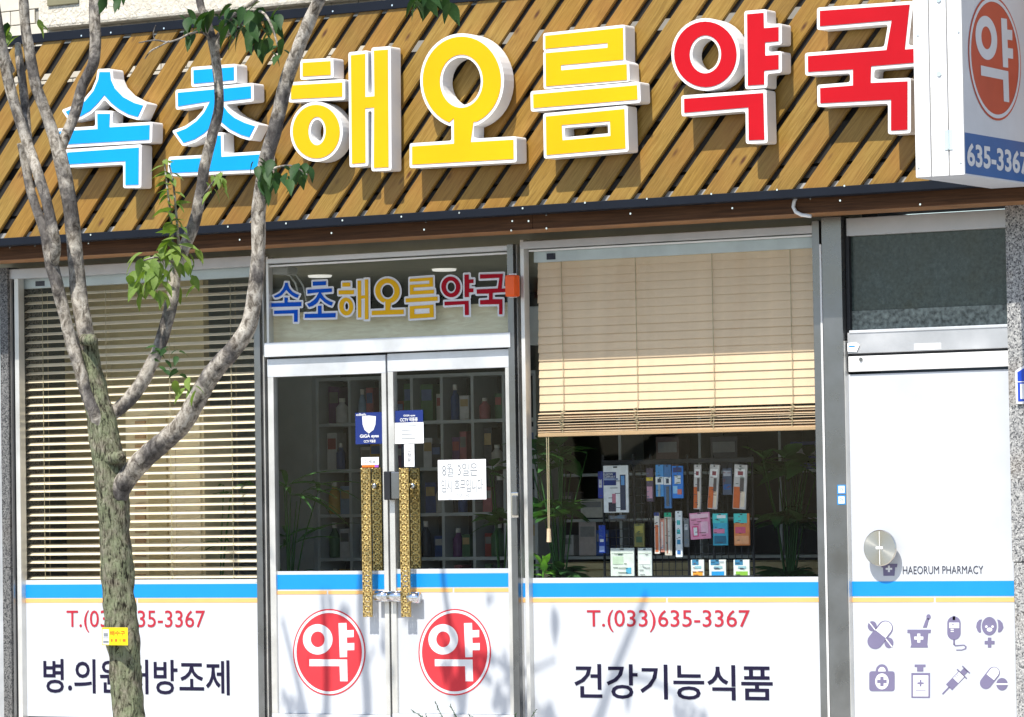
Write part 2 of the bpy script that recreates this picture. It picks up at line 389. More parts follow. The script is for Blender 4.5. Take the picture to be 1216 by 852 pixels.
# ------------------------------------------------------------------ shop room
RX0, RX1 = at(10, 500).x, at(985, 500).x
ZC = at(460, 304).z
RD = 4.2
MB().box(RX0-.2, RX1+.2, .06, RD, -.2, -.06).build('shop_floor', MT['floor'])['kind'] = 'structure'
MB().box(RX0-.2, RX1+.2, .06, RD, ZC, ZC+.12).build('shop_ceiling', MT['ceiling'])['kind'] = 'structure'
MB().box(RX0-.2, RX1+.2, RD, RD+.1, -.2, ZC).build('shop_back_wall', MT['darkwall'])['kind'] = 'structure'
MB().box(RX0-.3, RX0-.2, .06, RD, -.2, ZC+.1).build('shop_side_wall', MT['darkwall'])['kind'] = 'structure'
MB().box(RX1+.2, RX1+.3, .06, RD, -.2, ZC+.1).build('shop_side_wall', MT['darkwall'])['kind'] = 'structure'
# beige partition behind the left blind, with a slatted cupboard door
PX0, PX1 = at(-60, 500, .85).x, at(243, 500, .85).x
t = thing('partition_wall', 'beige partition wall seen through the slats of the left blind', 'partition', (PX0, .85, 0))
MB().box(PX0, PX1, .85, .91, -.06, ZC-.01).build('panel', MT['inwall'], t)
t = thing('cupboard', 'pale wooden cupboard with louvred door behind the left blind', 'cupboard', tuple(at(160, 690, .48)))
bar('carcass', 150, 486, 243, 700, .48, .3, MT['ply'], t)
bar('door', 176, 494, 198, 700, 0.46, .02, MT['inwall'], t)
bar('door', 202, 494, 238, 700, 0.46, .02, MT['ply'], t)
for k in range(14): bar('louvre', 160, 500+k*14, 172, 507+k*14, 0.465, .015, MT['slat_rail'], t)

# ------------------------------------------------------------------ upper wall of the building
WY = -.06
t = thing('upper_wall', 'cream upper storey wall with rough stucco band above the sign', 'wall', (0, 0, 3))
wz0 = at(460, 283, -.06).z
MB().box(-14, 8, WY, .4, wz0, 7.5).build('wall_core', MT['grout'], t)
s0 = at(45, 33, WY-.12)
sy = lambda px: at(px, 33-.085*(px-45), WY-.12).z
MB().box(s0.x, 7.8, WY-.12, WY-.002, s0.z-.01, s0.z+.75, .02).build('stucco_band', MT['stucco'], t)
v0 = at(55, 0, WY-.14); v1 = at(92, 4, WY-.14)
MB().box(v0.x, v1.x, WY-.135, WY-.122, v1.z, v1.z+.4, .01).build('vent_cover', MT['olivebox'], t)
tb = MB().box(0, .195, -.014, 0, 0, .088, .004)
tm = None
tx0 = at(0, 20, WY).x-.6; nrow = 0
tz = s0.z-.42
while tz < s0.z+.55:
    x = tx0+(.1 if nrow % 2 else 0)
    while x < s0.x+(2.4 if tz < s0.z-.02 else -.2):
        if tm is None:
            o = tb.build('tile', MT['tile'], t); tm = o.data; o.location = Vector((x, WY-.001, tz))-t.location
        else:
            o = bpy.data.objects.new('tile', tm); C.objects.link(o); o.parent = t; o.location = Vector((x, WY-.001, tz))-t.location
        x += .2
    tz += .0935; nrow += 1

# ------------------------------------------------------------------ slatted fascia
FY = -.50                              # front face of the slats
zb = at(569, 248.3, FY).z              # slat bottoms
zt = at(278, 28.8, FY).z               # slat tops
fx0, fx1 = at(-60, 200, FY).x, at(1240, 150, FY).x
t = thing('sign_board', 'wooden fascia board of slanted timber slats between black rails above the shop front', 'sign board', (0, FY, zb))
p1, p2 = at(599.2, 246.3, FY), at(645.3, 178.1, FY)
shear = (p2.x-p1.x)/(p2.z-p1.z)
H = zt-zb+.03
sw = at(598, 247, FY).x-at(569.6, 248, FY).x
bots = [-201,-167,-133,-99,-66,-32,1.6,32,64.5,97,130,162,195,228,260.6,293.5,326.4,361.7,395.4,430,464.4,499,534.3,569.6,606.6,642.8,679.8,718,754.5,792.4,831,869.7,908.5,949.3,988.8,1029,1069.4,1110,1151,1193]
# local X runs along the grain
L = math.hypot(H, H*shear); ang = math.atan2(H, H*shear)
ca, sa = math.cos(ang), math.sin(ang)
pw = [(0, 0), (sw, 0), (sw+H*shear, H), (H*shear, H)]
pl = [(x*ca+z*sa, -x*sa+z*ca) for x, z in pw]
bm = bmesh.new()
fr = [bm.verts.new((x, 0, z)) for x, z in pl]; bk = [bm.verts.new((x, .021, z)) for x, z in pl]
bm.faces.new(fr); bm.faces.new(bk[::-1])
for i in range(4): bm.faces.new((fr[i], bk[i], bk[(i+1) % 4], fr[(i+1) % 4]))
bmesh.ops.recalc_face_normals(bm, faces=bm.faces)
bmesh.ops.bevel(bm, geom=[e for e in bm.edges if all(v.co.y < .01 for v in e.verts)], offset=.005, segments=2, affect='EDGES')
slm = bpy.data.meshes.new('slat'); bm.to_mesh(slm); bm.free()
for bx in bots:
    o = link('slat', slm, MT['wood'], t)
    yb = 248.3-.0632*(bx-569)
    P = at(bx, yb, FY)
    o.location = Vector((P.x+random.uniform(-.002, .002), FY+random.uniform(0, .003), zb-.012))-t.location
    o.rotation_euler = (0, -ang, 0)
rb0 = zb-.052*1.0
rbz = at(560, 258.2, FY-.012).z
MB().box(fx0, fx1, FY-.012, FY+.09, rbz, zb+.001, .003).build('bottom_rail', MT['rail'], t)
rtz = zt+.056
MB().box(fx0, fx1, FY-.012, FY+.09, zt, rtz, .003).build('top_rail', MT['rail'], t)
for dz0, dz1 in ((.05, .10), (.115, .30), (.36, .52), (.56, .785), (.84, .985)):
    MB().box(fx0, fx1, FY+.024, FY+.05, zb+dz0*(zt-zb)/1.0, zb+dz1*(zt-zb), 0).build('backing_strip', MT['tarp'], t)
MB().box(fx0, fx1, FY+.05, FY+.07, zb, zb+.77*(zt-zb)).build('backing_board', MT['tarp'], t)
MB().box(fx0, fx1, FY+.026, FY+.05, zb+.002, zb+.034, 0).build('light_patch_strip', MT['concrete'], t)  # pale strip added to stand for sunlight caught at the slat feet
BY = FY+.10
bz1 = rbz; bz0 = at(560, 276.5, BY).z
MB().box(fx0, at(632, 260, BY).x-.001, BY, BY+.03, bz0, bz1+.03, .003).build('beam_board', MT['beam'], t)
MB().box(at(632, 260, BY).x+.001, fx1, BY, BY+.03, bz0, bz1+.03, .003).build('beam_board', MT['beam'], t)
MB().box(fx0, fx1, BY+.03, -.07, bz0+.002, bz0+.02).build('soffit_board', MT['soffit'], t)
for k in range(4):
    y0 = FY+.095+k*.12
scr = MB().tube([(0, 0, 0), (0, -.004, 0)], .006, 8).build('screw', MT['chrome'], t)
scr_d = scr.data
spots = [(12, 294, 1), (42, 292, 1), (108, 279.2, 0), (105.5, 289, 1), (271, 269.5, 0), (285, 285, 1), (340, 265.6, 0), (394, 277, 1), (407, 262, 0), (477, 257.6, 0), (504, 273, 1), (506, 263.5, 1),
         (545.7, 253, 0), (608.7, 262.9, 1), (628, 262.8, 1), (649, 255.2, 1), (607.4, 274, 1), (649.3, 271.5, 1), (621, 247.6, 0), (695, 241, 0), (768.5, 236.4, 0), (749, 254, 1), (845, 230.6, 0), (870, 247.5, 1), (874.7, 239.7, 1), (913, 237, 1),
         (923, 225.7, 0), (962.8, 236, 1), (992.5, 231.8, 1), (998, 238.5, 1), (1003, 221, 0), (1073, 226, 1), (1093, 243, 1), (97, 42.7, 0), (195, 34, 0), (395.5, 13.7, 0), (466, 6.6, 0), (132, 39, 0)]
for i, (x, y, b) in enumerate(spots):
    o = scr if i == 0 else bpy.data.objects.new('screw', scr_d)
    if i: C.objects.link(o); o.parent = t
    Y = BY-.001 if b else FY-.013
    o.location = at(x, y, Y)-t.location

# ------------------------------------------------------------------ big channel letters
def zp(ox, oy, s, pts): return [(ox+x/s, oy+y/s) for x, y in pts]
LET = []   # (syllable label, colour, list of (loops in px, face loops or None))
z = lambda pts: zp(60, 75, 5.68, pts)
LET.append(('속', 'cyan', 'first blue', [
    [z([(318,40),(418,40),(424,105),(448,158),(500,212),(572,250),(652,272),(598,388),(520,366),(455,330),(402,288),(364,246),(330,288),(278,340),(212,378),(128,396),(74,318),(150,288),(225,242),(278,178),(308,108)])],
    [z([(45,442),(302,426),(300,322),(420,322),(416,412),(688,396),(684,538),(45,574)])],
    [z([(98,584),(614,548),(612,842),(490,845),(490,684),(98,706)])]]))
z2 = lambda pts: zp(185, 65, 5.68, pts)
LET.append(('초', 'cyan', 'second blue', [
    [z2([(238,85),(545,62),(547,192),(240,220)])],
    [z2([(132,238),(660,190),(662,315),(472,336),(500,374),(540,408),(605,440),(697,470),(640,582),(570,562),(492,522),(408,452),(375,512),(335,550),(268,592),(182,620),(108,515),(200,480),(268,432),(314,380),(334,342),(135,374)])],
    [z2([(86,690),(338,676),(338,535),(456,522),(460,668),(735,650),(730,794),(80,822)])]]))
z3 = lambda pts: zp(335, 55, 5.68, pts)
LET.append(('해', 'yellow', 'first yellow', [
    [z3([(122,92),(345,78),(348,215),(122,228)])],
    [z3([(44,244),(425,222),(425,362),(44,381)])],
    [z3(ell(232,577,177,203)), z3(ell(237,573,44,77,28))],
    [z3([(447,42),(580,28),(580,320),(606,318),(602,10),(733,0),(738,838),(602,845),(604,438),(580,440),(582,808),(455,818)])]]))
z4 = lambda pts: zp(480, 40, 5.165, pts)
LET.append(('오', 'yellow', 'round second yellow', [
    [z4(ell(355,290,257,291,44,-253,73)+[(428,560),(426,645),(688,630),(690,790),(33,826),(33,674),(290,657),(289,560)]), z4(ell(352,293,118,146,34))]]))
z5 = lambda pts: zp(625, 25, 5.165, pts)
LET.append(('름', 'yellow', 'third yellow', [
    [z5([(103,76),(606,22),(608,248),(630,257),(635,372),(106,420),(104,196),(112,186),(103,176)])],
    [z5([(25,432),(697,372),(702,502),(28,558)])],
    [z5([(103,568),(620,518),(628,802),(108,846)]), z5([(234,656),(500,634),(502,690),(237,714)])]]))
FACE_OVERRIDE = {('름', 0): z5([(118,92),(594,42),(597,238),(213,272),(214,304),(616,266),(618,362),(122,402),(120,198),(500,165),(500,136),(118,172)])}
z6 = lambda pts: zp(790, 5, 5.013, pts)
LET.append(('약', 'red', 'first red', [
    [z6(ell(240,300,204,216)), z6(ell(240,300,79,96,30))],
    [z6([(470,42),(604,30),(606,122),(694,115),(694,241),(614,248),(614,286),(694,280),(694,408),(608,416),(608,499),(475,508)])],
    [z6([(95,545),(602,508),(610,828),(480,833),(478,638),(97,670)])]]))
z7 = lambda pts: zp(945, 0, 5.167, pts)
LET.append(('국', 'red', 'second red', [
    [z7([(130,48),(722,6),(692,282),(800,273),(800,402),(482,428),(480,488),(706,478),(706,818),(566,826),(566,636),(133,658),(131,522),(333,506),(333,450),(58,466),(56,326),(542,288),(566,150),(130,186)])]]))
LY0 = FY-.128; LYb = FY-.018
px_poly = {}
what = {'속': 'blue channel letter box reading 속, leftmost on the slatted sign board', '초': 'blue channel letter box reading 초, between tree branches on the sign board',
        '해': 'yellow channel letter box reading 해, beside the blue letters', '오': 'yellow channel letter box reading 오, with the big ring',
        '름': 'yellow channel letter box reading 름, stacked bars over a slotted square', '약': 'red channel letter box reading 약, with the red ring',
        '국': 'red channel letter box reading 국, partly behind the projecting white sign'}
for syl, col, _, strokes in LET:
    allp = [p for st in strokes for l in st for p in xz(l, LY0)]
    cx = sum(p[0] for p in allp)/len(allp); cz = min(p[1] for p in allp)
    t = thing('channel_letter', what[syl], 'sign letter', (cx, FY, cz), 'raised letters of the shop sign')
    px_poly[syl] = []
    for i, st in enumerate(strokes):
        loops = [ccw(xz(l, LY0)) for l in st]
        out = [roundc(loops[0], .016)]+loops[1:]
        px_poly[syl].append(loops)
        bx = MB().prism(out, LY0, LYb-.0015*i).build('letter_box', MT['letter_white'], t)
        ov = FACE_OVERRIDE.get((syl, i))
        if ov: fl = [ccw(xz(ov, LY0))]
        else:
            fl = [inset(loops[0], .0195)]+[inset(h, -.0165) for h in loops[1:]]
        MB().prism(fl, LY0-.004, LY0+.003).build('letter_face', MT[col], bx)
        # standoff pins into the slats
        xs = [p[0] for p in loops[0]]; zs = [p[1] for p in loops[0]]
    MB().tube([(cx, LYb-.004, cz+.25), (cx, FY+.004, cz+.25)], .008, 6).build('standoff', MT['black'], t)

# ------------------------------------------------------------------ shop front frames
FR = -.035    # front of the metal frames
def frame_part(t, name, x0, y0, x1, y1, mat='alu', Y=FR, d=.07): return bar(name, x0, y0, x1, y1, Y, d, MT[mat], t)
# left window
t = thing('shop_window', 'left shop window with white printed lower panel, partly behind the tree', 'window', tuple(at(165, 850)))
LW = t
def vbar(t, name, x0, x1, ytop, ybot, Y, d, mat, bev=.003):
    ym = (ytop+ybot)/2
    X0, X1 = at(x0, ym, Y).x, at(x1, ym, Y).x
    return MB().box(X0, X1, Y, Y+d, at(x0, ybot, Y).z, at(x0, ytop, Y).z, bev).build(name, MT[mat], t)
HZ = at(460, 290, FR).z       # underside of head
def hbar(t, name, x0, x1, y_at, px, h_px, Y, d, mat, bev=.003):
    "horizontal member: y_at = pixel of its top at pixel column px, h_px its height"
    ztop = at(px, y_at, Y).z; zbot = at(px, y_at+h_px, Y).z
    return MB().box(at(x0, y_at, Y).x, at(x1, y_at, Y).x, Y, Y+d, zbot, ztop, bev).build(name, MT[mat], t)
vbar(t, 'stile', 19.5, 24.5, 322, 900, FR, .06, 'alu_v')
vbar(t, 'stile', 15, 18.5, 322, 900, -.01, .06, 'black')
vbar(t, 'stile', 12.2, 14.8, 322, 900, FR, .05, 'alu_v')
hbar(t, 'head_frame', 8, 303, 311.5, 165, 12, FR-.005, .08, 'grey_steel')
GY = .02
X0, X1, _, _ = rect_px(24.5, 330, 304, 700, GY)
MB().box(X0, X1, GY, GY+.006, -.05, at(165, 320, GY).z).build('pane', MT['glass'], t)
def panel(t, x0, x1, ytop, pxm, Y, seam_px, gold=True, zbot=-.06):
    "white printed film with its blue and orange stripes"
    X0, X1 = at(x0, 770, Y).x, at(x1, 770, Y).x
    zt_ = at(pxm, ytop, Y).z
    p = MB().box(X0, X1, Y, Y+.004, zbot, zt_).build('printed_panel', MT['film'], t)
    return p, X0, X1
def stripes(p, X0, X1, pxm, Y, yb0, yb1, yo0, yo1, seam):
    MB().box(X0+.0005, X1-.0005, Y-.0016, Y-.0002, at(pxm, yb1, Y).z, at(pxm, yb0, Y).z).build('blue_stripe', MT['s_blue'], p)
    xs = at(seam, yo0, Y).x
    MB().box(X0+.0005, xs-.006, Y-.0016, Y-.0002, at(pxm, yo1, Y).z, at(pxm, yo0, Y).z).build('orange_stripe', MT['s_orange'], p)
    MB().box(xs+.006, X1-.0005, Y-.0016, Y-.0002, at(pxm, yo1, Y).z, at(pxm, yo0, Y).z).build('orange_stripe', MT['s_orange'], p)
PY = .010
p, X0, X1 = panel(t, 24.5, 307.5, 688.6, 165, PY, 160)
stripes(p, X0, X1, 165, PY, 694, 710, 710.9, 716, 163)
text_px('phone_number', 'T.(033)635-3367', 79, 725, 243.5, 751.5, PY-.003, MT['p_red'], p, .004)
text_px('slogan', '병.의원처방조제', 51.5, 783.5, 272.5, 824.5, PY-.003, MT['p_navy'], p, .012)
# post between left window and doors
t = thing('frame_post', 'grey metal post between the left window and the doors', 'post', tuple(at(308, 850)))
vbar(t, 'post', 303.8, 311, 302, 900, FR-.01, .08, 'dark_steel')
vbar(t, 'jamb_strip', 311.4, 315.8, 302, 900, -.012, .05, 'alu_v')
# transom over doors
t = thing('transom_window', 'glazed transom above the double doors carrying the small coloured shop name', 'transom window', tuple(at(462, 408)))
hbar(t, 'head_frame', 316, 605, 299.5, 460, 6, FR, .07, 'alu')
hbar(t, 'glazing_bead', 318, 604.5, 307.5, 460, 2.2, -.005, .03, 'white_metal')
vbar(t, 'stile', 316, 319, 305, 410, -.02, .05, 'alu_v')
hbar(t, 'door_header', 313.5, 605.5, 401.2, 460, 17.2, FR-.02, .11, 'alu')
X0, X1, Z0, Z1 = rect_px(319, 305, 605, 402, .015)
MB().box(X0, X1, .015, .021, Z0, Z1+.03).build('pane', MT['glass'], t)
t2 = thing('plywood_board', 'pale plywood board lying behind the transom glass above the doors', 'board', tuple(at(462, 400, .09)))
X0, X1, _, _ = rect_px(316, 365, 612, 402, .09)
MB().box(X0, X1, .09, .11, at(462, 412, .09).z, at(462, 366, .09).z, .002).build('board', MT['ply'], t2)
# small film letters on the transom
box_px = {'속': (321, 334, 359.8, 385), '초': (360.2, 332.5, 400.3, 380), '해': (401, 331, 439.5, 382), '오': (439.9, 329, 481, 376), '름': (480.4, 328, 521.5, 380), '약': (523, 325, 564.5, 377), '국': (564.9, 323.5, 603.5, 376)}
small = {'속': ('f_blue', 'small blue film letter 속 with white edge, leftmost on the transom glass'), '초': ('f_blue', 'small blue film letter 초 with white edge on the transom glass'), '해': ('f_gold', 'small gold film letter 해 beside the blue ones on the transom glass'), '오': ('f_gold', 'small gold film letter 오 with a ring above one bar, on the transom glass'),
         '름': ('f_gold', 'small gold film letter 름 of stacked bars beside the crimson ones, on the transom glass'), '약': ('f_crim', 'small crimson film letter 약 with white edge on the transom glass'), '국': ('f_crim', 'small crimson film letter 국 with white edge beside the orange alarm lamp')}
TY = .010
for syl, (mk, lab) in small.items():
    st = px_poly[syl]; ap = [p for loops in st for p in loops[0]]
    ax0, ax1 = min(p[0] for p in ap), max(p[0] for p in ap); az0, az1 = min(p[1] for p in ap), max(p[1] for p in ap)
    if syl == '국': pass
    X0, X1, Z0, Z1 = rect_px(*box_px[syl], TY)
    mp = lambda q: (X0+(q[0]-ax0)/(ax1-ax0)*(X1-X0), Z0+(q[1]-az0)/(az1-az0)*(Z1-Z0))
    tt = thing('film_letter', lab, 'film letter', (X0, TY, Z0), 'small film letters on the transom')
    for i, loops in enumerate(st):
        L2 = [[mp(q) for q in l] for l in loops]
        grow = inset(L2[0], -.003)
        w_ = MB().prism([roundc(grow, .01)]+[inset(h, .004) for h in L2[1:] if syl in '오약해'], TY-.0004*i, TY+.002).build('white_edge', MT['p_white'], tt)
        ov = FACE_OVERRIDE.get((syl, i))
        if ov: F = [inset([mp(q) for q in ccw(xz(ov, LY0))], .0045)]
        else: F = [inset(L2[0], .0095)]+[inset(h, -.006) for h in L2[1:]]
        MB().prism(F, TY-.004, TY-.003).build('colour_face', MT[mk], w_)
# centre post
t = thing('frame_post', 'metal post between the doors and the right window, with the orange lamp', 'post', tuple(at(612, 850)))
vbar(t, 'post', 606.3, 613.6, 290, 900, FR-.012, .085, 'dark_steel')
vbar(t, 'jamb_strip', 614.6, 617.8, 290, 900, -.01, .05, 'alu_v')
vbar(t, 'gap', 613.4, 614.8, 290, 900, .0, .05, 'black')
t = thing('alarm_lamp', 'small orange alarm lamp box on the post above the doors', 'lamp', tuple(at(606, 353, -.1)))
bar('lamp_base', 604.5, 325, 612.8, 353.5, -.06, .014, MT['white_metal'], t)
bar('lamp_cover', 599.2, 326.5, 610.6, 352.5, -.13, .07, MT['orange'], t, .012)
# ------------------------------------------------------------------ doors
def door(label, x0, x1, ytop, pxm, stl, stir, ypanel, yb0, yb1, yo0, yo1, seam, hx, cx):
    t = thing('glass_door', label, 'door', tuple(at(pxm, 850)))
    ztop = at(pxm, ytop, -.02).z
    X0, X1 = at(x0, 640, -.02).x, at(x1, 640, -.02).x
    zr = at(pxm, ytop+21.5, -.02).z; zf = at(pxm, 848.5, -.02).z
    MB().box(X0, X1, -.02, .03, zr, ztop, .003).build('top_rail', MT['alu'], t)
    MB().box(X0, X1, -.02, .03, -.05, zf, .003).build('bottom_rail', MT['alu'], t)
    a1 = at(stl, 640, -.02).x; b0 = at(stir, 640, -.02).x
    MB().box(X0, a1, -.0185, .029, zf, zr, .003).build('stile', MT['alu_v'], t)
    MB().box(b0, X1, -.0185, .029, zf, zr, .003).build('stile', MT['alu_v'], t)
    MB().box(a1, b0, .004, .010, zf, zr).build('pane', MT['glass'], t)
    p = MB().box(a1, b0, -.001, .0035, zf+.002, at(pxm, ypanel, 0).z).build('printed_panel', MT['film'], t)
    stripes(p, a1, b0, pxm, -.0012, yb0, yb1, yo0, yo1, seam)
    # red round emblem with the white sign for medicine
    e = zp(330+cx, 700, 6.086, ell(371, 455, 262, 313, 56))
    em = flat('emblem', [xz(e, -.003)], -.0032, MT['p_rose'], p)
    flat('emblem_ring', [xz(zp(330+cx, 700, 6.086, ell(371, 455, 253, 303, 56)), -.004), xz(zp(330+cx, 700, 6.086, ell(371, 455, 237, 284, 56)), -.004)], -.0044, MT['p_white'], p)
    for lp in ([ell(288, 362, 107, 110), ell(288, 362, 50, 57)], [[(438,245),(496,243),(498,297),(548,294),(548,346),(498,348),(500,390),(552,388),(552,440),(500,441),(500,490),(448,492)]], [[(227,506),(500,508),(504,665),(450,665),(446,556),(228,556)]]):
        flat('emblem_sign', [xz(zp(330+cx, 700, 6.086, l), -.004) for l in lp], -.0044, MT['p_white'], p)
    # pierced brass pull bars, outside and inside
    for Y, nm in ((-.075, 'handle'), (.045, 'handle')):
        q = at(hx, 645, -.075); zz0 = at(hx, 733, -.075).z; zz1 = at(hx, 556, -.075).z
        h = MB().box(-.033, .033, 0, .012, zz0-(zz0+zz1)/2, zz1-(zz0+zz1)/2, .002).build(nm, MT['gold'], t)
        h.location = Vector((q.x, Y, (zz0+zz1)/2))-t.location
        for yy in (577, 709):
            zc = at(hx, yy, -.075).z-(zz0+zz1)/2
            a, b = (.012, .055) if Y < 0 else (-.035, 0)
            s_ = MB().tube([(.0, a, zc), (.0, b, zc)], .017, 14).build('standoff', MT['chrome'], h, True); s_.location = (0, 0, 0)
    return t
dl = door('left glass door leaf of the shop entrance with red emblem', 320, 460.6, 424.2, 390, 326.8, 455.3, 678.3, 682.5, 700, 701.8, 706, 389, 435, 0)
dr = door('right glass door leaf of the shop entrance with red emblem and taped notice', 462.8, 608.2, 417.4, 535, 469.2, 602.6, 675.6, 681.2, 697.3, 698.8, 703.4, 538.5, 480.5, 149)
t = thing('door_lock', 'black electronic lock box across the meeting stiles of the doors', 'lock', tuple(at(465, 594, -.05)))
bar('lock_body', 455.5, 560, 463, 594, -.075, .055, MT['black'], t, .006)
bar('lock_cover', 464, 560.5, 474, 592.5, -.07, .05, MT['dark_steel'], t, .006)
t = thing('door_latch', 'chrome latch joining the two doors below the blue stripe', 'latch', tuple(at(468, 717, -.05)))
for xx0, xx1 in ((447, 461.5), (462.5, 478)):
    a, b = at(xx0, 708.5, -.05), at(xx1, 708.5, -.05)
    MB().tube([a, b], .034, 18).build('barrel', MT['chrome'], t, True)
a, b = at(486, 710, -.05), at(498, 710, -.05)
MB().tube([a, b], .034, 18).build('barrel', MT['chrome'], t, True)
t = thing('door_stop', 'grey metal catch fixed to the post at the right door edge', 'door catch', tuple(at(610, 612, -.06)))
bar('catch_plate', 606.8, 585, 615, 615, -.062, .014, MT['chrome'], t, .004)
bar('catch_body', 607.6, 588.5, 613.6, 612.5, -.085, .022, MT['dark_steel'], t, .008)
# stickers and notices on the door glass
NY = -.004
t = thing('sticker', 'navy security camera sticker with white shield on the left door', 'sticker', tuple(at(438, 528, NY)))
bar('sheet', 422, 490, 453.8, 527.5, NY, .002, MT['navy'], t, 0)
q = lambda pts: xz(zp(410, 480, 9.47, pts), NY-.001)
flat('shield', [q([(190,138),(265,130),(345,138),(340,230),(318,290),(265,332),(218,292),(196,230)])], NY-.0018, MT['p_white'], t)
text_px('brand_text', 'GiGA eyes', 427.3, 516, 449.8, 521, NY-.002, MT['p_white'], t, .03)
text_px('caption', 'CCTV 작동중', 432, 522.4, 446, 526, NY-.002, MT['p_white'], t, .03)
text_px('corner_text', 'olleh', 422.8, 491, 434.5, 494, NY-.002, MT['p_white'], t, .02)
t = thing('sticker', 'navy headed white surveillance notice on the right door stile', 'sticker', tuple(at(486, 527, NY)))
bar('sheet', 469.3, 502, 503, 527, NY, .002, MT['paper'], t, 0)
bar('heading', 469.3, 487.5, 502.3, 501.8, NY, .002, MT['navy'], t, 0)
text_px('heading_text', 'CCTV 작동중', 475, 496, 496, 501, NY-.002, MT['p_white'], t, .03)
text_px('heading_line', 'GiGA eyes', 479, 492.5, 493, 495.3, NY-.002, MT['p_white'], t, .03)
for k, (a, b) in enumerate(((478, 494), (477, 496), (476.5, 490), (476.5, 493))): bar('print_line', a, 505.5+k*5, b, 506.2+k*5, NY-.0015, .001, MT['pencil'], t, 0)
t = thing('notice', 'handwritten closing notice taped on the right door glass', 'notice', tuple(at(549, 594, NY)))
bar('sheet', 520.2, 546, 577.2, 593.6, NY, .0015, MT['paper'], t, 0)
text_px('handwriting', '8월 3일은', 525, 550, 567, 566, NY-.001, MT['pencil'], t, .004)
text_px('handwriting', '임시 휴무입니다', 524, 569, 573.5, 585, NY-.001, MT['pencil'], t, .008)
text_px('handwriting', '- 약 국 -', 538, 586.5, 562, 591, NY-.001, MT['pencil'], t, .0)
t = thing('label_strip', 'small white label with orange edge above the left door handle', 'label', tuple(at(440, 555, NY)))
bar('sheet', 429, 543.2, 449.8, 552.4, NY, .002, MT['paper'], t, 0)
bar('colour_edge', 430, 552.4, 445, 555.2, NY, .002, MT['tag_orange'], t, 0)
bar('colour_edge', 445, 552.4, 449.4, 555.2, NY, .002, MT['purple'], t, 0)
text_px('label_text', '미세요', 433, 546, 446, 550.5, NY-.001, MT['p_grey'], t)
t = thing('label_strip', 'tall narrow white label above the right door handle', 'label', tuple(at(486, 555, NY)))
bar('sheet', 480, 527.8, 492, 554.6, NY, .002, MT['paper'], t, 0)
for k, ch in enumerate('고정문'): text_px('label_text', ch, 483.8, 532+k*6.3, 488, 536.4+k*6.3, NY-.001, MT['p_grey'], t)

# ------------------------------------------------------------------ right window
t = thing('shop_window', 'right shop window with goods on show above a white printed panel', 'window', tuple(at(795, 850)))
vbar(t, 'stile', 622, 626.4, 285, 900, FR, .06, 'alu_v')
hbar(t, 'head_frame', 617, 968, 277.2, 795, 9, FR-.004, .08, 'grey_steel')
hbar(t, 'glazing_bead', 627, 966, 288, 795, 2, -.005, .03, 'white_metal')
X0, X1, _, _ = rect_px(618, 330, 971, 700, GY)
MB().box(X0, X1, GY, GY+.006, -.05, at(795, 286, GY).z).build('pane', MT['glass'], t)
p, X0, X1 = panel(t, 618, 973.5, 685.9, 795, PY, 792)
stripes(p, X0, X1, 795, PY, 692.1, 708.8, 710.4, 715.4, 792)
text_px('phone_number', 'T.(033)635-3367', 697, 724.5, 890.5, 751, PY-.003, MT['p_red'], p, .004)
text_px('slogan', '건강기능식품', 682, 789.5, 917.5, 831, PY-.003, MT['p_navy'], p, .012)
# steel column
t = thing('metal_column', 'broad dark stainless steel column between right window and white door', 'column', tuple(at(990, 850)))
vbar(t, 'narrow_face', 969.5, 978, 262, 900, FR-.005, .08, 'dark_steel')
vbar(t, 'sealant_line', 978.2, 980.6, 290, 900, FR-.012, .05, 'white_metal')
vbar(t, 'broad_face', 980.8, 1004.2, 258, 900, FR-.03, .1, 'dark_steel')
vbar(t, 'edge_strip', 1004.6, 1007.2, 405, 900, FR-.02, .05, 'alu_v')
vbar(t, 'shadow_gap', 1007.2, 1010.5, 262, 900, -.01, .05, 'black')
t = thing('sticker', 'pair of small blue and white stickers on the steel column', 'sticker', tuple(at(999, 600, -.07)))
for yy in (576, 588.5):
    bar('sticker_sheet', 994.3, yy, 1004, yy+11, FR-.0325, .002, MT['s_blue'], t, 0)
    bar('sticker_face', 995.6, yy+1.2, 1003, yy+9.8, FR-.0345, .0015, MT['p_white'], t, 0)
    text_px('sticker_mark', '가', 997, yy+3, 1001, yy+8, FR-.0355, MT['s_blue'], t)
# ------------------------------------------------------------------ white side door
t = thing('side_door', 'white flush metal door with medical icons and round steel pull', 'door', tuple(at(1105, 850)))
DY = -.012
X0, X1 = at(1010.6, 640, DY).x, at(1203.2, 640, DY).x
zt_ = at(1100, 442, DY).z
p = MB().box(X0, X1, DY, DY+.045, -.06, zt_, .002).build('printed_panel', MT['film'], t)
stripes(p, X0, X1, 1100, DY-.0004, 690.4, 708, 709.9, 715.2, 1110)
text_px('door_text', 'HAEORUM PHARMACY', 1072, 672.3, 1167.5, 681.8, DY-.003, MT['p_grey'], p, .0)
def icon(parts):
    m = {}
    for lay, loops in parts:
        Y = DY-.0012-.0012*lay
        m.setdefault(lay, MB()).prism([xz(zp(1000, 600, 3.38, l), Y) for l in loops], Y-.0008, Y)
    root = None
    for lay in sorted(m):
        o = m[lay].build('icon' if lay % 2 == 0 else 'icon_detail', MT['p_lav'] if lay % 2 == 0 else MT['p_white'], p)
def R_(x0, y0, x1, y1): return [(x0, y0), (x1, y0), (x1, y1), (x0, y1)]
def rotp(pts, a, cx, cy):
    c, s = math.cos(math.radians(a)), math.sin(math.radians(a)); return [(cx+(x-cx)*c-(y-cy)*s, cy+(x-cx)*s+(y-cy)*c) for x, y in pts]
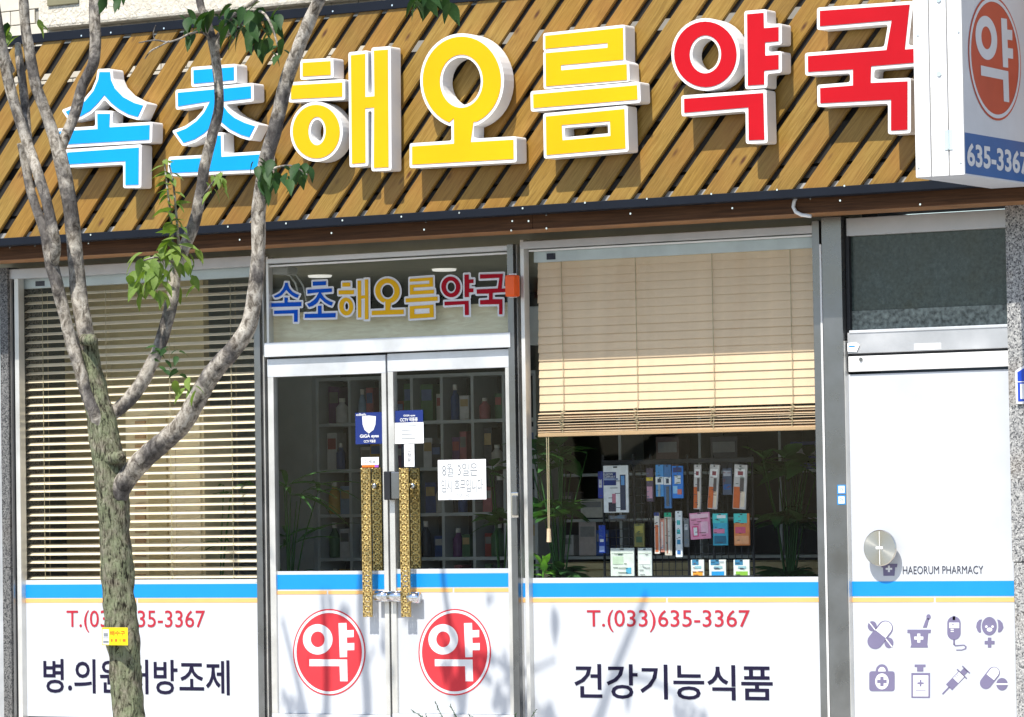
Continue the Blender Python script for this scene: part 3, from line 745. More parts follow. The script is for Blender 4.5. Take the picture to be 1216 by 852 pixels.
def cap(cx, cy, hl, r, a, half=0):
    "capsule outline; half=+1 / -1 keeps one end only"
    pts = ell(cx+hl, cy, r, r, 12, -90, 90) if half >= 0 else [(cx, cy-r), (cx, cy+r)]
    pts += ell(cx-hl, cy, r, r, 12, 90, 270) if half <= 0 else [(cx, cy+r), (cx, cy-r)]
    return rotp(pts, a, cx, cy)
def plus(cx, cy, l, w_): return [(cx-w_, cy-l), (cx+w_, cy-l), (cx+w_, cy-w_), (cx+l, cy-w_), (cx+l, cy+w_), (cx+w_, cy+w_), (cx+w_, cy+l), (cx-w_, cy+l), (cx-w_, cy+w_), (cx-l, cy+w_), (cx-l, cy-w_), (cx-w_, cy-w_)]
icon([(0, [cap(153, 521, 33, 31, -52)]), (1, [cap(155, 518, 32, 25, -52, 1)]), (0, [ell(121, 486, 18, 20)]), (1, [rotp(R_(100, 484, 142, 488), 52, 121, 486)]), (0, [ell(188, 553, 18, 21)]), (1, [rotp(R_(167, 551, 209, 555), 52, 188, 553)])])
icon([(0, [[(262, 500), (357, 500), (355, 514), (346, 514), (342, 560), (345, 570), (345, 572), (274, 572), (278, 560), (272, 514), (262, 514)]]), (0, [rotp(R_(324, 455, 332, 492), 0, 328, 474) and [(324, 492), (338, 455), (350, 455), (340, 492)]]), (0, [ell(347, 449, 9, 11, 16)]), (1, [plus(308, 534, 18, 6)])])
icon([(0, [rotp(cap(449, 494, 20, 27, 90), 0, 449, 494)]), (1, [R_(430, 472, 470, 494)]), (0, [R_(444, 445, 454, 462)]), (0, [R_(446, 540, 453, 560)]), (0, [[(449, 556), (456, 562), (490, 560), (500, 568), (498, 578), (480, 584), (458, 584), (458, 580), (480, 580), (493, 575), (494, 568), (488, 564), (454, 567), (446, 560)]]), (1, [R_(436, 497, 448, 501)]), (1, [R_(436, 505, 448, 509)]), (2, [R_(440, 478, 449, 481)])])
icon([(0, [ell(591, 486, 30, 37)]), (0, [[(562, 459), (551, 460), (541, 472), (538, 490), (544, 506), (552, 513), (558, 510), (556, 490), (558, 472)]]), (0, [[(622, 459), (633, 462), (644, 474), (648, 492), (640, 506), (632, 511), (625, 510), (627, 490), (626, 472)]]), (1, [ell(579, 488, 5, 5, 12)]), (1, [ell(604, 488, 5, 5, 12)]), (1, [ell(592, 500, 11, 8, 16)]), (0, [plus(592, 552, 20, 7)])])
icon([(0, [roundc(R_(109, 667, 211, 747), 12, 4)]), (0, [ell(160, 667, 25, 28, 16, 180, 360), ] ), (1, [ell(160, 668, 15, 18, 14, 180, 360)]), (1, [ell(160, 708, 27, 32)]), (2, [plus(160, 708, 19, 6.5)])])
icon([(0, [R_(278, 674, 353, 774)]), (1, [R_(285, 684, 346, 768)]), (0, [[(291, 640), (335, 640), (335, 650), (326, 650), (326, 668), (301, 668), (301, 650), (291, 650)]]), (2, [plus(315, 715, 13, 3.5)]), (2, [R_(295, 744, 336, 747)])])
sg = lambda x0, y0, x1, y1: rotp(R_(x0, y0, x1, y1), -46, 455, 705)
icon([(0, [sg(418, 688, 492, 722)]), (1, [sg(456, 691, 490, 719)]), (0, [sg(380, 702, 420, 708)]), (0, [sg(490, 678, 495, 732)]), (0, [sg(495, 694, 516, 716)]), (0, [sg(514, 684, 519, 726)]), (2, [sg(466, 692, 468, 700)]), (2, [sg(474, 692, 476, 702)]), (2, [sg(482, 692, 484, 700)])])
icon([(0, [cap(593, 694, 26, 24, -52)]), (1, [cap(595, 691, 25, 19, -52, 1)]), (0, [ell(642, 719, 23, 25)]), (1, [R_(617, 716, 667, 722)])])
icon([(0, [[(158, 236), (222, 236), (220, 250), (213, 250), (210, 284), (166, 284), (164, 250), (158, 250)]]), (1, [plus(188, 256, 13, 4)])])
kc = at(1044.5, 651, -.085)
kt = MB()
prof = [(.0, 0), (.097, 0), (.1015, .004), (.1015, .012), (.094, .017), (0, .017)]
N = 48; vs = []; fs = []
for r_, y_ in prof[1:-1]:
    vs += [(r_*math.cos(2*math.pi*k/N), y_, r_*math.sin(2*math.pi*k/N)) for k in range(N)]
for i in range(3):
    for k in range(N): fs.append((i*N+k, i*N+(k+1) % N, (i+1)*N+(k+1) % N, (i+1)*N+k))
fs.append(tuple(range(N))); fs.append(tuple(3*N+k for k in range(N))[::-1])
kt.poly(vs, fs); o = kt.build('pull_disc', MT['knob'], t); o.location = kc-t.location
s_ = MB().box(-.0016, .0016, -.0015, .001, -.094, .094).build('engraved_line', MT['white_metal'], o).location = (0, 0, 0); MB().box(-.022, .022, -.006, .001, -.007, .007, .003).build('thumb_turn', MT['white_metal'], o).location = (0, 0, 0)
s_ = MB().tube([(0, .017, 0), (0, DY+.085, 0)], .026, 16).build('pull_stem', MT['chrome'], o, True); s_.location = (0, 0, 0)
# frame above the side door
t = thing('door_frame', 'weathered steel frame and dusty fanlight above the white side door', 'door frame', tuple(at(1100, 443)))
hbar(t, 'white_rail', 1007.2, 1201, 420.2, 1100, 18.4, -.03, .07, 'white_metal')
hbar(t, 'black_joint', 1006, 1199, 416.8, 1100, 3.2, -.01, .04, 'black')
hbar(t, 'grey_rail', 1006, 1198, 391.8, 1100, 25.2, -.03, .07, 'grey_steel')
hbar(t, 'glazing_sill', 1008, 1197, 389, 1100, 3.6, -.035, .07, 'alu')
X0, X1, _, _ = rect_px(1007, 275, 1197, 392, .01)
MB().box(X0, X1, .01, .016, at(1100, 395, .01).z, at(1100, 262, .01).z).build('fanlight_pane', MT['dusty'], t)
MB().box(X0, X1, .006, .0095, at(1100, 393, .01).z, at(1100, 366, .01).z).build('pale_band', MT['dustband'], t)  # paler strip across the foot of the fanlight pane
hbar(t, 'top_sheet', 1004.5, 1197, 254, 1100, 21.5, -.03, .06, 'grey_steel')
vbar(t, 'dark_stile', 1004.4, 1008.5, 276, 392, -.02, .05, 'black')
q_ = lambda x, y: at(x, y, -.032)
bar('white_label', 1085.5, 408, 1117.5, 415.6, -.0325, .002, MT['paper'], t, 0)
X0, X1, Z0, Z1 = rect_px(1006.5, 407.5, 1021, 417.5, -.034)
flat('peeling_sticker', [[(X0, Z0), (X1-.02, Z0-.005), (X1, Z1-.012), (X1-.025, Z1+.004), (X0, Z1)]], -.036, MT['paper'], t, .002)
flat('sticker_print', [[(X0+.01, Z0+.025), (X1-.03, Z0+.025), (X1-.03, Z0+.032), (X0+.01, Z0+.032)]], -.0375, MT['s_blue'], t)
a = at(1022.5, 427, -.031); MB().tube([a, a+Vector((0, -.006, 0))], .011, 10).build('bolt', MT['dark_steel'], t)
# granite piers
t = thing('granite_pier', 'grey speckled granite pier at the right edge of the shop front', 'pier', tuple(at(1216, 850)))
X0 = at(1203.6, 640, -.09).x
zj = at(1208, 668, -.09).z; ztp = at(1210, 243, -.09).z
zj2 = at(1208, 440, -.09).z
MB().box(X0-.012, X0+.6, -.09, .3, zj+.003, ztp, .003).build('granite_slab', MT['granite'], t)
MB().box(X0, X0+.6, -.095, .3, -.16, zj-.003, .003).build('granite_slab', MT['granite'], t)
t = thing('granite_pier', 'narrow grey granite pier at the left edge of the shop front', 'pier', tuple(at(7, 850)))
X0, X1 = at(2.5, 640, -.06).x, at(12, 640, -.06).x
zj = at(7, 674, -.06).z
MB().box(X0, X1, -.06, .3, zj+.002, at(7, 318, -.06).z, .003).build('granite_slab', MT['granite_dark'], t)  # left pier: same granite, its shade put into a darker colour
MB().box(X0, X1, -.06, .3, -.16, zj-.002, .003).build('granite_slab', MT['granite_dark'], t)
t = thing('side_wall', 'dark recess and white jamb at the far left of the shop front', 'wall', (X0, 0, 0))
MB().box(X0-.016, X0-.001, .0, .3, -.16, 2.7).build('dark_joint', MT['black'], t)
MB().box(X0-1.5, X0-.017, -.03, .3, -.16, 2.7).build('jamb', MT['grey_steel'], t)
# house number plate
t = thing('number_plate', 'blue house number plate on the right granite pier', 'number plate', tuple(at(1212, 480, -.1)))
pl_ = [(1205.5, 441), (1228, 430), (1252, 441), (1252, 480), (1206, 483)]
pl_ = [(1205.3, 440.5), (1217, 433.5), (1228, 430), (1240, 433), (1252, 440), (1252, 478.5), (1206.3, 480)]
MB().prism([roundc(ccw(xz(pl_, -.11)), .01)], -.108, -.092).build('plate_edge', MT['p_white'], t)
flat('plate_face', [inset(ccw(xz(pl_, -.11)), .014)], -.1105, MT['sign_blue'], t, .002)
bar('plate_line', 1207.5, 452.6, 1250, 453.6, -.112, .001, MT['p_white'], t, 0)
text_px('plate_number', '1', 1211.5, 456, 1217.5, 474, -.112, MT['p_white'], t, .03)

# ------------------------------------------------------------------ projecting sign box
NYs = -1.36
t = thing('projecting_sign', 'white projecting box sign with red round emblem and phone number at top right', 'projecting sign', tuple(at(1116, 210, NYs)))
A = at(1087.6, 211, NYs); B = at(1145.3, 207.8, NYs); FB = FY+.08
zs0 = (A.z+B.z)/2; zs1 = zs0+2.0
X0, X1 = A.x, B.x
MB().box(X0+.004, X1-.006, NYs+.012, FB, zs0+.006, zs1).build('box_body', MT['concrete'], t)
e1, e2 = at(1105, 150, NYs).x, at(1126.2, 150, NYs).x
for a, b in ((X0, e1-.0035), (e1+.0035, e2-.0035), (e2+.0035, X1)):
    MB().box(a, b, NYs, NYs+.014, zs0, zs1+.002, .003).build('edge_panel', MT['white_metal'], t)
hz = at(1126.5, 166, NYs)
hg = MB().box(hz.x-.022, hz.x+.024, NYs-.004, NYs+.001, hz.z-.055, hz.z+.05, .001).box(hz.x-.004, hz.x+.004, NYs-.009, NYs-.003, hz.z-.052, hz.z+.047, .002).build('hinge', MT['chrome'], t)
for x, y, r_ in ((1115.4, 88, .014), (1115, 0, .014), (1090, 42, .005), (1138.5, 38, .005), (1091, 199, .005), (1141, 193, .005)):
    a = at(x, y, NYs); MB().tube([a, a+Vector((0, -.006, 0))], r_, 10).build('screw', MT['chrome'], t)
MB().box(X0-.002, X1+.001, NYs+.016, FB, zs0-.001, zs0+.006).build('bottom_sheet', MT['e_white'], t)
# its right face
XF = X1-.002
MB().box(XF-.006, XF, NYs+.016, FB-.004, zs0+.007, zs1-.004).build('face_panel', MT['e_white'], t)
def sidepoly(name, loops_px, lay, mat):
    x = XF+.0012*(lay+1)
    loops = []
    for l in loops_px:
        loops.append([(at_x(px, py, x).y, at_x(px, py, x).z) for px, py in l])
    m = MB(); 
    tri = tessellate_polygon([[Vector((a, b, 0)) for a, b in l] for l in loops]); fl = [p for l in loops for p in l]
    m.poly([(x, a, b) for a, b in fl], [tuple(q) for q in tri])
    o = m.build(name, MT[mat], t)
    for pq in o.data.polygons:
        pass
    return o
bl0 = at_x(1145.6, 157.5, XF); bl1 = at_x(1145.6, 207, XF)
MB().box(XF, XF+.0012, NYs+.017, FB-.005, zs0+.008, bl0.z).build('blue_band', MT['e_blue'], t)
cyc = (NYs+FB)/2-.0; czc = at_x(1184, 70, XF).z; Rc = (at_x(1150, 70, XF).y, at_x(1184, 70, XF).y)
rad = at_x(1186, 70, XF).z-at_x(1186, 143.5, XF).z; cyc = at_x(1149.5, 72, XF).y+rad
def yzpoly(name, loops, lay, mat):
    x = XF+.0012*(lay+1)
    tri = tessellate_polygon([[Vector((a, b, 0)) for a, b in l] for l in loops]); fl = [p for l in loops for p in l]
    n = len(fl)
    return MB().poly([(x, a, b) for a, b in fl], [tuple(q) for q in tri]).build(name, MT[mat], t)
yzpoly('emblem', [ell(cyc, czc, rad, rad, 56)], 1, 'e_red')
yzpoly('emblem_ring', [ell(cyc, czc, rad*.965, rad*.965, 56), ell(cyc, czc, rad*.905, rad*.905, 56)], 2, 'e_white')
G = lambda pts: [(cyc+(x-371)/262*rad, czc-(y-455)/313*rad) for x, y in pts]
for lp in ([ell(288, 362, 107, 110), ell(288, 362, 50, 57)], [[(438,245),(496,243),(498,297),(548,294),(548,346),(498,348),(500,390),(552,388),(552,440),(500,441),(500,490),(448,492)]], [[(227,506),(500,508),(504,665),(450,665),(446,556),(228,556)]]):
    yzpoly('emblem_sign', [G(l) for l in lp], 2, 'e_white')
uv, fs_ = text_geo('635-3367', .03)
ya, yb_ = at_x(1147.8, 182, XF).y, at_x(1220.5, 190, XF).y
za, zb_ = at_x(1148.5, 197.5, XF).z, at_x(1148.5, 169.5, XF).z
MB().poly([(XF+.003, ya+u*(yb_-ya), za+v*(zb_-za)) for u, v in uv], fs_).build('phone_number', MT['p_white'], t)
MB().box(X0+.1, X1-.1, FB, -.06, zs0+.3, zs0+.36).build('bracket', MT['black'], t)
MB().box(X0+.1, X1-.1, FB, -.06, zs0+1.5, zs0+1.56).build('bracket', MT['black'], t)
# cable below the fascia
t = thing('cable', 'white cable hanging from the fascia beside the steel column', 'cable', tuple(at(944, 236, -.47)))
MB().tube([at(x, y, BY-.012) for x, y in ((945.5, 234), (943, 240), (942, 246), (945, 252), (952, 255.5), (963, 257))], .011, 8).build('cable_run', MT['white_metal'], t, True)

# ------------------------------------------------------------------ blinds
def mesh_box(sx, sy, sz, rx=0, bev=.0):
    bm = bmesh.new(); bmesh.ops.create_cube(bm, size=1)
    for v in bm.verts: v.co = Vector((v.co.x*sx, v.co.y*sy, v.co.z*sz))
    bmesh.ops.rotate(bm, verts=bm.verts, cent=(0, 0, 0), matrix=Matrix.Rotation(rx, 3, 'X'))
    me = bpy.data.meshes.new('slat'); bm.to_mesh(me); bm.free(); return me
# left, open
VY = .072
t = thing('window_blind', 'open beige venetian blind lowered inside the left window behind the tree', 'blind', tuple(at(165, 690, VY)), 'venetian blinds')
X0, X1, Z0, Z1 = rect_px(28.5, 331, 312, 344, VY-.02)
MB().box(X0, X1, VY-.028, VY+.03, at(165, 336.5, VY).z, at(165, 322.5, VY).z, .003).build('headrail', MT['headrail'], t)
bar('rail_label', 42, 334, 53, 340, VY-.0295, .001, MT['p_grey'], t, 0)
ms = mesh_box(X1-X0-.01, .046, .0028, math.radians(24)); zt_ = at(165, 344.5, VY).z; zl = at(165, 685.5, VY).z
ns = 37
for i in range(ns):
    o = link('blind_slat', ms, MT['slat'], t); o.location = Vector(((X0+X1)/2+random.uniform(-.003, .003), VY, zt_+(zl-zt_)*i/(ns-1)+random.uniform(-.0012, .0012)))-t.location
    o.rotation_euler = (random.uniform(-.05, .05), random.uniform(-.0012, .0012), 0)
MB().box(X0+.03, X1, VY-.025, VY+.025, zl-.045, zl-.02, .004).build('bottom_rail', MT['slat2'], t)
for x in (53, 128, 203, 276):
    for dy in (-.026, .026):
        a, b = at(x, 336, VY), at(x, 688, VY); MB().tube([(a.x, VY+dy, zt_+.02), (a.x, VY+dy, zl-.03)], .0018, 5).build('cord', MT['cord'], t)
# right, closed and half raised
VY = .058
t = thing('window_blind', 'closed cream venetian blind drawn halfway down inside the right window', 'blind', tuple(at(803, 515, VY)), 'venetian blinds')
X0, X1 = at(639.6, 400, VY).x, at(974, 400, VY).x
MB().box(X0-.01, X1, VY-.025, VY+.03, at(803, 303.6, VY).z, at(803, 288.5, VY).z, .003).build('headrail', MT['headrail'], t)
bar('rail_label', 649, 301, 659.5, 308.5, VY-.0275, .001, MT['p_grey'], t, 0)
zt_ = at(803, 307, VY).z; zl = at(803, 478.5, VY).z; ns = 18
ms = mesh_box(X1-X0, (.0525), .0026, math.radians(82))
for i in range(ns):
    o = link('blind_slat', ms, MT['slat2'], t); o.location = Vector(((X0+X1)/2+random.uniform(-.003, .003), VY, zt_+(zl-zt_)*i/(ns-1)))-t.location
    o.rotation_euler = (random.uniform(-.04, .04), random.uniform(-.0015, .0015), 0)
ms2 = mesh_box(X1-X0, .046, .0035, math.radians(8))
zs_ = at(803, 487, VY).z; ze_ = at(803, 509, VY).z
for i in range(8):
    o = link('blind_slat', ms2, MT['slat2'], t); o.location = Vector(((X0+X1)/2+random.uniform(-.004, .004), VY, zs_+(ze_-zs_)*i/7))-t.location
    o.rotation_euler = (random.uniform(-.12, .12), random.uniform(-.002, .004), 0)
MB().box(X0, X1, VY-.027, VY+.027, ze_-.03, ze_-.008, .004).build('bottom_rail', MT['slat_rail'], t)
for x in (669, 757, 848, 941):
    a = at(x, 400, VY); MB().tube([(a.x, VY-.012, zt_+.02), (a.x+.002, VY-.013, zl), (a.x, VY-.027, ze_-.01)], .0022, 5).build('cord', MT['cord'], t)
    pts = []
    for k in range(22):
        pts.append((a.x+random.uniform(-.022, .022), VY-.028+random.uniform(-.002, .002), zs_+.02+(ze_-zs_-.01)*k/21))
    MB().tube(pts, .0022, 5).build('cord_loop', MT['cord'], t)
a, b = at(650, 514, VY-.02), at(650, 628, VY-.02)
MB().tube([(a.x-.006, VY-.02, a.z), (a.x-.004, VY-.02, b.z)], .003, 5).tube([(a.x+.008, VY-.02, a.z), (a.x+.004, VY-.02, b.z)], .003, 5).build('pull_cord', MT['cord'], t)
MB().tube([(a.x, VY-.02, b.z), (a.x, VY-.02, at(650, 644, VY-.02).z)], [.012, .015], 10).build('cord_tassel', MT['slat2'], t)

# ------------------------------------------------------------------ things inside
# downlights and ceiling bits
for k, (x, y, lab) in enumerate(((380, 332.5, 'round white ceiling light seen above the small blue letters'), (527.5, 325, 'round white ceiling light seen above the small crimson letters'))):
    d = ray(x, y); tt_ = (ZC-.03-CAM.z)/d.z; P = CAM+d*tt_
    t = thing('ceiling_light', lab, 'ceiling light', tuple(P), 'ceiling lights in the shop')
    vs = [(P.x, P.y, ZC-.001), (P.x, P.y, ZC-.014)]
    MB().tube(vs, [.08, .074], 24).build('lamp_disc', MT['lamp_on'], t)
t = thing('ceiling_unit', 'white device with looping cables at the top left of the transom', 'ceiling device', tuple(at(330, 322, .3)))
bar('device_body', 322, 317, 341, 326, .3, .12, MT['white_metal'], t, .01)
MB().tube([at(x, y, .32) for x, y in ((334, 324), (345, 328), (351, 337), (354, 348))], .006, 6).build('device_cable', MT['white_metal'], t, True)
MB().tube([at(x, y, .34) for x, y in ((338, 324), (352, 327), (360, 340), (364, 358))], .006, 6).build('device_cable', MT['white_metal'], t, True)
t = thing('wall_unit', 'pale blue wall box inside the right window beside the blind', 'control box', tuple(at(632, 410, .5)))
bar('unit_body', 627.5, 364, 640.5, 410, .5, .08, MT['headrail'], t, .01)
# cubby shelves behind the doors
SY = 2.3
cols = [378, 416, 453, 490, 525.5, 562, 599, 636]; rows = [447, 502, 557.5, 611.5, 664, 716]
t = thing('cubby_shelf', 'white cubby hole shelving filled with goods behind the glass doors', 'shelving', tuple(at(500, 720, SY)))
cz = [at(500, r_, SY).z for r_ in rows]; cxs = [at(c, 560, SY).x for c in cols]
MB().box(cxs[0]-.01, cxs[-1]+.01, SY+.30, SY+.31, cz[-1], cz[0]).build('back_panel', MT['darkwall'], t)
for c in cxs: MB().box(c-.011, c+.011, SY, SY+.30, cz[-1], cz[0]+.011).build('divider', MT['shelf'], t)
for r_ in cz: MB().box(cxs[0], cxs[-1], SY-.002, SY+.298, r_-.011, r_+.011).build('shelf_board', MT['shelf'], t)
MB().box(cxs[0]-1.6, cxs[0]-.011, SY-.05, SY+.3, -.06, ZC-.01).build('side_panel', MT['shelf'], t)
pal = [((150, 60, 50), 'dull red'), ((60, 90, 150), 'blue'), ((205, 205, 200), 'white'), ((90, 130, 95), 'green'), ((210, 170, 80), 'ochre'), ((120, 80, 130), 'purple'), ((190, 120, 130), 'pink'), ((70, 75, 85), 'dark grey'), ((225, 228, 230), 'pale'), ((150, 180, 215), 'light blue')]
rown = ['top', 'second', 'third', 'fourth', 'lowest']; coln = ['first', 'second', 'third', 'fourth', 'fifth', 'sixth', 'seventh']
rs = random.Random(5)
def bottle(P, h, r_, mat, capm, label, grp):
    t = thing('bottle', label, 'bottle', P, grp)
    q = Vector(P)
    MB().tube([q, q+Vector((0, 0, h*.05)), q+Vector((0, 0, h*.62)), q+Vector((0, 0, h*.78)), q+Vector((0, 0, h*.84))], [r_*.95, r_, r_, r_*.45, r_*.4], 12).build('body', mat, t, True)
    MB().tube([q+Vector((0, 0, h*.84)), q+Vector((0, 0, h))], r_*.48, 10).build('cap', capm, t)
def carton(P, w_, d_, h, rgb, label, grp, face=None):
    t = thing('carton', label, 'box', P, grp); q = Vector(P)
    MB().box(q.x-w_/2, q.x+w_/2, q.y, q.y+d_, q.z, q.z+h, .002).build('body', pmat(rgb), t)
    MB().box(q.x-w_/2*.82, q.x+w_/2*.82, q.y-.0012, q.y-.0002, q.z+h*.55, q.z+h*.85).build('printed_label', pmat(face or (150, 152, 155)), t)
for ri in range(5):
    for ci in range(7):
        x = cxs[ci]+.04; used = set()
        for k in range(rs.choice((2, 2, 3, 3))):
            avail = [p for p in pal if p[1] not in used]
            (rgb, cn) = rs.choice(avail); used.add(cn)
            w_ = rs.uniform(.05, .1); h = rs.uniform(.14, .26)
            if x+w_ > cxs[ci+1]-.02: break
            rgb = tuple(int(q*.85) for q in rgb); P = (x+w_/2, SY+.03+rs.uniform(0, .06), cz[ri+1]+.012)
            side = 'the %s row, %s cubby column from the left' % (rown[ri], coln[ci])
            if rs.random() < .35: bottle(P, h, w_/2, pmat(rgb), pmat((215, 215, 210)), '%s bottle on the shelf in %s' % (cn, side), 'goods in the cubby shelves')
            else: carton(P, w_, .12, h, rgb, '%s carton on the shelf in %s' % (cn, side), 'goods in the cubby shelves', rs.choice(((120, 120, 118), (90, 110, 150), (170, 150, 110), (165, 168, 170), (150, 80, 80))))
            x += w_+.008
# counter inside the right window and back shelving in the dark
t = thing('counter', 'long beige counter at the back of the right window', 'counter', tuple(at(800, 690, 1.5)))
bar('worktop', 640, 668, 1010, 676, 1.5, .6, MT['inwall'], t, .005)
bar('front', 645, 676, 1010, 760, 1.53, .05, MT['inwall'], t)
t = thing('back_shelf', 'dim back shelving with cartons behind the display rack', 'shelving', tuple(at(800, 640, 2.6)))
for y in (560, 615, 660): bar('shelf_board', 640, y, 1010, y+3.5, 2.6, .3, MT['shelf'], t)
for x in (640, 735, 830, 925): bar('upright', x, 470, x+3.5, 700, 2.59, .3, MT['shelf'], t)
for k, (x, y, w_, h, rgb, nm) in enumerate(((655, 660, 26, 24, (205, 205, 205), 'white'), (688, 660, 20, 40, (200, 190, 190), 'grey'), (708, 660, 15, 30, (60, 90, 160), 'blue'), (660, 615, 20, 30, (90, 90, 100), 'charcoal'), (690, 615, 26, 22, (210, 210, 205), 'cream'), (845, 560, 30, 40, (80, 80, 90), 'slate'), (940, 560, 30, 34, (40, 60, 120), 'navy'), (780, 560, 26, 40, (110, 90, 90), 'brown'))):
    P = at(x+w_/2, y, 2.63); s_ = mpp(2.6)
    carton(tuple(P), w_*s_/.85, .15, h*s_, rgb, '%s carton on the dim back shelving of the right window' % nm, 'cartons on the back shelving')
# display rack
DYr = .55
t = thing('display_rack', 'black wire display rack of hanging goods in the right window', 'display rack', tuple(at(806, 690, DYr)))
for x in (716, 752, 772, 816, 846, 893): 
    a, b = at(x, 540, DYr), at(x, 700, DYr); MB().tube([(a.x, DYr, b.z-.2), (a.x, DYr, a.z)], .008, 6).build('upright', MT['black'], t)
wg = MB()
za, zb_ = at(806, 548, DYr).z, at(806, 690, DYr).z
k = za
while k > zb_-.1:
    wg.tube([(at(716, 600, DYr).x, DYr, k), (at(893, 600, DYr).x, DYr, k)], .003, 4); k -= .05
x = at(716, 600, DYr).x
while x < at(893, 600, DYr).x:
    wg.tube([(x, DYr, zb_-.1), (x, DYr, za)], .003, 4); x += .045
wg.build('wire_grid', MT['black'], t)
bar('header_bar', 714, 545, 895, 551, DYr-.01, .02, MT['black'], t)
bar('tray', 716, 684, 895, 692, DYr-.10, .12, MT['black'], t)
def pack(label, x0, y0, x1, y1, rgb, prints, cat='packet', tilt=0, Y=DYr-.05, texts=()):
    t = thing('hanging_packet', label, cat, tuple(at((x0+x1)/2, y0, Y)), 'packets on the display rack')
    X0, X1, Z0, Z1 = rect_px(x0, y0, x1, y1, Y)
    c = t.location
    def mk(nm, a, b, c0, c1, yy, d, m):
        o = MB().box(X0+(X1-X0)*a, X0+(X1-X0)*b, yy, yy+d, Z1-(Z1-Z0)*c1, Z1-(Z1-Z0)*c0, min(.003, d*.4)).build(nm, m, t); return o
    mk('card', 0, 1, 0, 1, Y, .012, pmat(rgb))
    for i, (a, c0, b, c1, col) in enumerate(prints): mk('print', a, b, c0, c1, Y-.0012-.0006*(i % 4), .001, pmat(col))
    fp = MB()
    for q_ in range(7):
        a_ = random.uniform(.08, .6); c_ = random.uniform(.08, .92); b_ = min(.95, a_+random.uniform(.1, .4)); h_ = .0035
        zz = Z1-(Z1-Z0)*c_; fp.box(X0+(X1-X0)*a_, X0+(X1-X0)*b_, Y-.0048, Y-.0044, zz, zz+h_)
    fp.build('fine_print', pmat(random.choice(((70, 75, 90), (120, 60, 60), (90, 120, 150), (60, 90, 70)))), t)
    mk('hang_hole', .42, .58, .02, .05, Y-.0045, .001, MT['black'])
    for (s, a, c0, b, c1, m) in texts:
        uv, fs = text_geo(s, .02)
        MB().poly([(X0+(X1-X0)*(a+(b-a)*u), Y-.0055, Z1-(Z1-Z0)*(c1-(c1-c0)*v)) for u, v in uv], fs).build('print_text', m, t)
    if tilt: t.rotation_euler = (0, math.radians(tilt), 0)
    return t
W, BL, NV = (235, 238, 240), (40, 120, 200), (40, 55, 120)
pack('large white and navy elbow support pack on the rack', 716.5, 553, 746, 609, W, [(.02, .14, .52, .42, NV), (.02, .27, .6, .31, (150, 165, 200)), (.68, .2, .9, .95, (40, 50, 80)), (.72, .22, .86, .42, (90, 150, 210)), (.2, .78, .5, .98, (35, 38, 60)), (.35, .6, .5, .8, (190, 120, 140))], texts=[('ELBOW', .04, .16, .42, .21, MT['p_white']), ('SUPPORT', .04, .22, .5, .265, MT['p_white'])])
pack('narrow navy box at the left of the elbow support pack', 710, 560, 716, 592, (60, 70, 150), [(.2, .3, .8, .6, (200, 200, 210))])
pack('blue narrow brush pack standing left of the lower rack', 711, 624, 718.5, 657, (40, 70, 170), [(.2, .5, .8, .6, W), (.1, .75, .9, .95, (150, 170, 220))])
pack('dark plum pack with yellow band on the rack', 767.5, 556, 775.5, 596, (90, 75, 95), [(0, .28, 1, .38, (215, 190, 60)), (.1, .55, .9, .9, (200, 150, 170))])
pack('blue and white double interdental brush pack', 778.5, 552, 788, 590, (70, 150, 215), [(0, .38, 1, .62, W), (.25, .44, .7, .56, (50, 60, 80)), (.3, .62, .6, 1, (150, 170, 180))])
pack('second blue and white brush pack beside the glossy blue sachet', 788.6, 552, 797, 604, (60, 120, 180), [(0, .28, 1, .46, W), (.3, .32, .7, .43, (50, 60, 80)), (.3, .5, .7, .95, (90, 100, 110))])
pack('glossy blue sachet with white swirl on the rack', 798, 553.5, 811, 592, (40, 130, 225), [(.1, .05, .9, .2, NV), (.25, .3, .8, .55, W), (.1, .62, .5, .85, (150, 205, 245)), (.5, .72, .9, .88, (220, 120, 110))])
for k, (x0, x1, tl, lab) in enumerate(((824.5, 833, 2, 'tall toothbrush pack with orange handle, left of three'), (843.5, 855, 5, 'leaning tall toothbrush pack with orange handle, middle of three'), (872.5, 888, 4, 'wide toothbrush pack with two orange handles, right of three'))):
    pack(lab, x0, 552, x1, 605, (205, 200, 198), [(.1, .10, .85, .28, (240, 236, 235)), (.3, .15, .7, .24, (140, 60, 70)), (.05, .5, .55, .98, (210, 100, 40)), (.5, .3, .8, .6, (90, 80, 78)), (.6, .6, .9, .95, (235, 215, 190))], tilt=tl)
for k, (x0, x1, y0, y1, rgb, pr, lab) in enumerate(((777, 783, 609, 658, (235, 225, 215), [(0, 0, 1, .08, (40, 60, 130)), (.2, .3, .8, .95, (230, 120, 70))], 'toothbrush with orange bristles on the rack, leftmost of its bunch'), (784, 789, 616, 656, (225, 150, 130), [(.3, .1, .7, .9, (240, 225, 215))], 'salmon toothbrush leaning in the middle bunch'), (789, 797.5, 609, 660, (205, 195, 180), [(0, 0, 1, .1, (20, 170, 130)), (.3, .12, .45, .95, (160, 90, 70)), (.6, .12, .75, .95, (230, 225, 220))], 'toothbrush pack with green top in the middle bunch'), (802, 810, 607, 662, W, [(.25, .2, .75, .3, (70, 190, 190)), (.25, .4, .75, .5, (70, 190, 190)), (.25, .62, .75, .72, (60, 150, 190)), (.25, .85, .75, .93, (60, 120, 190))], 'slim white toothbrush box with teal marks'))):
    pack(lab, x0, y0, x1, y1, rgb, pr)
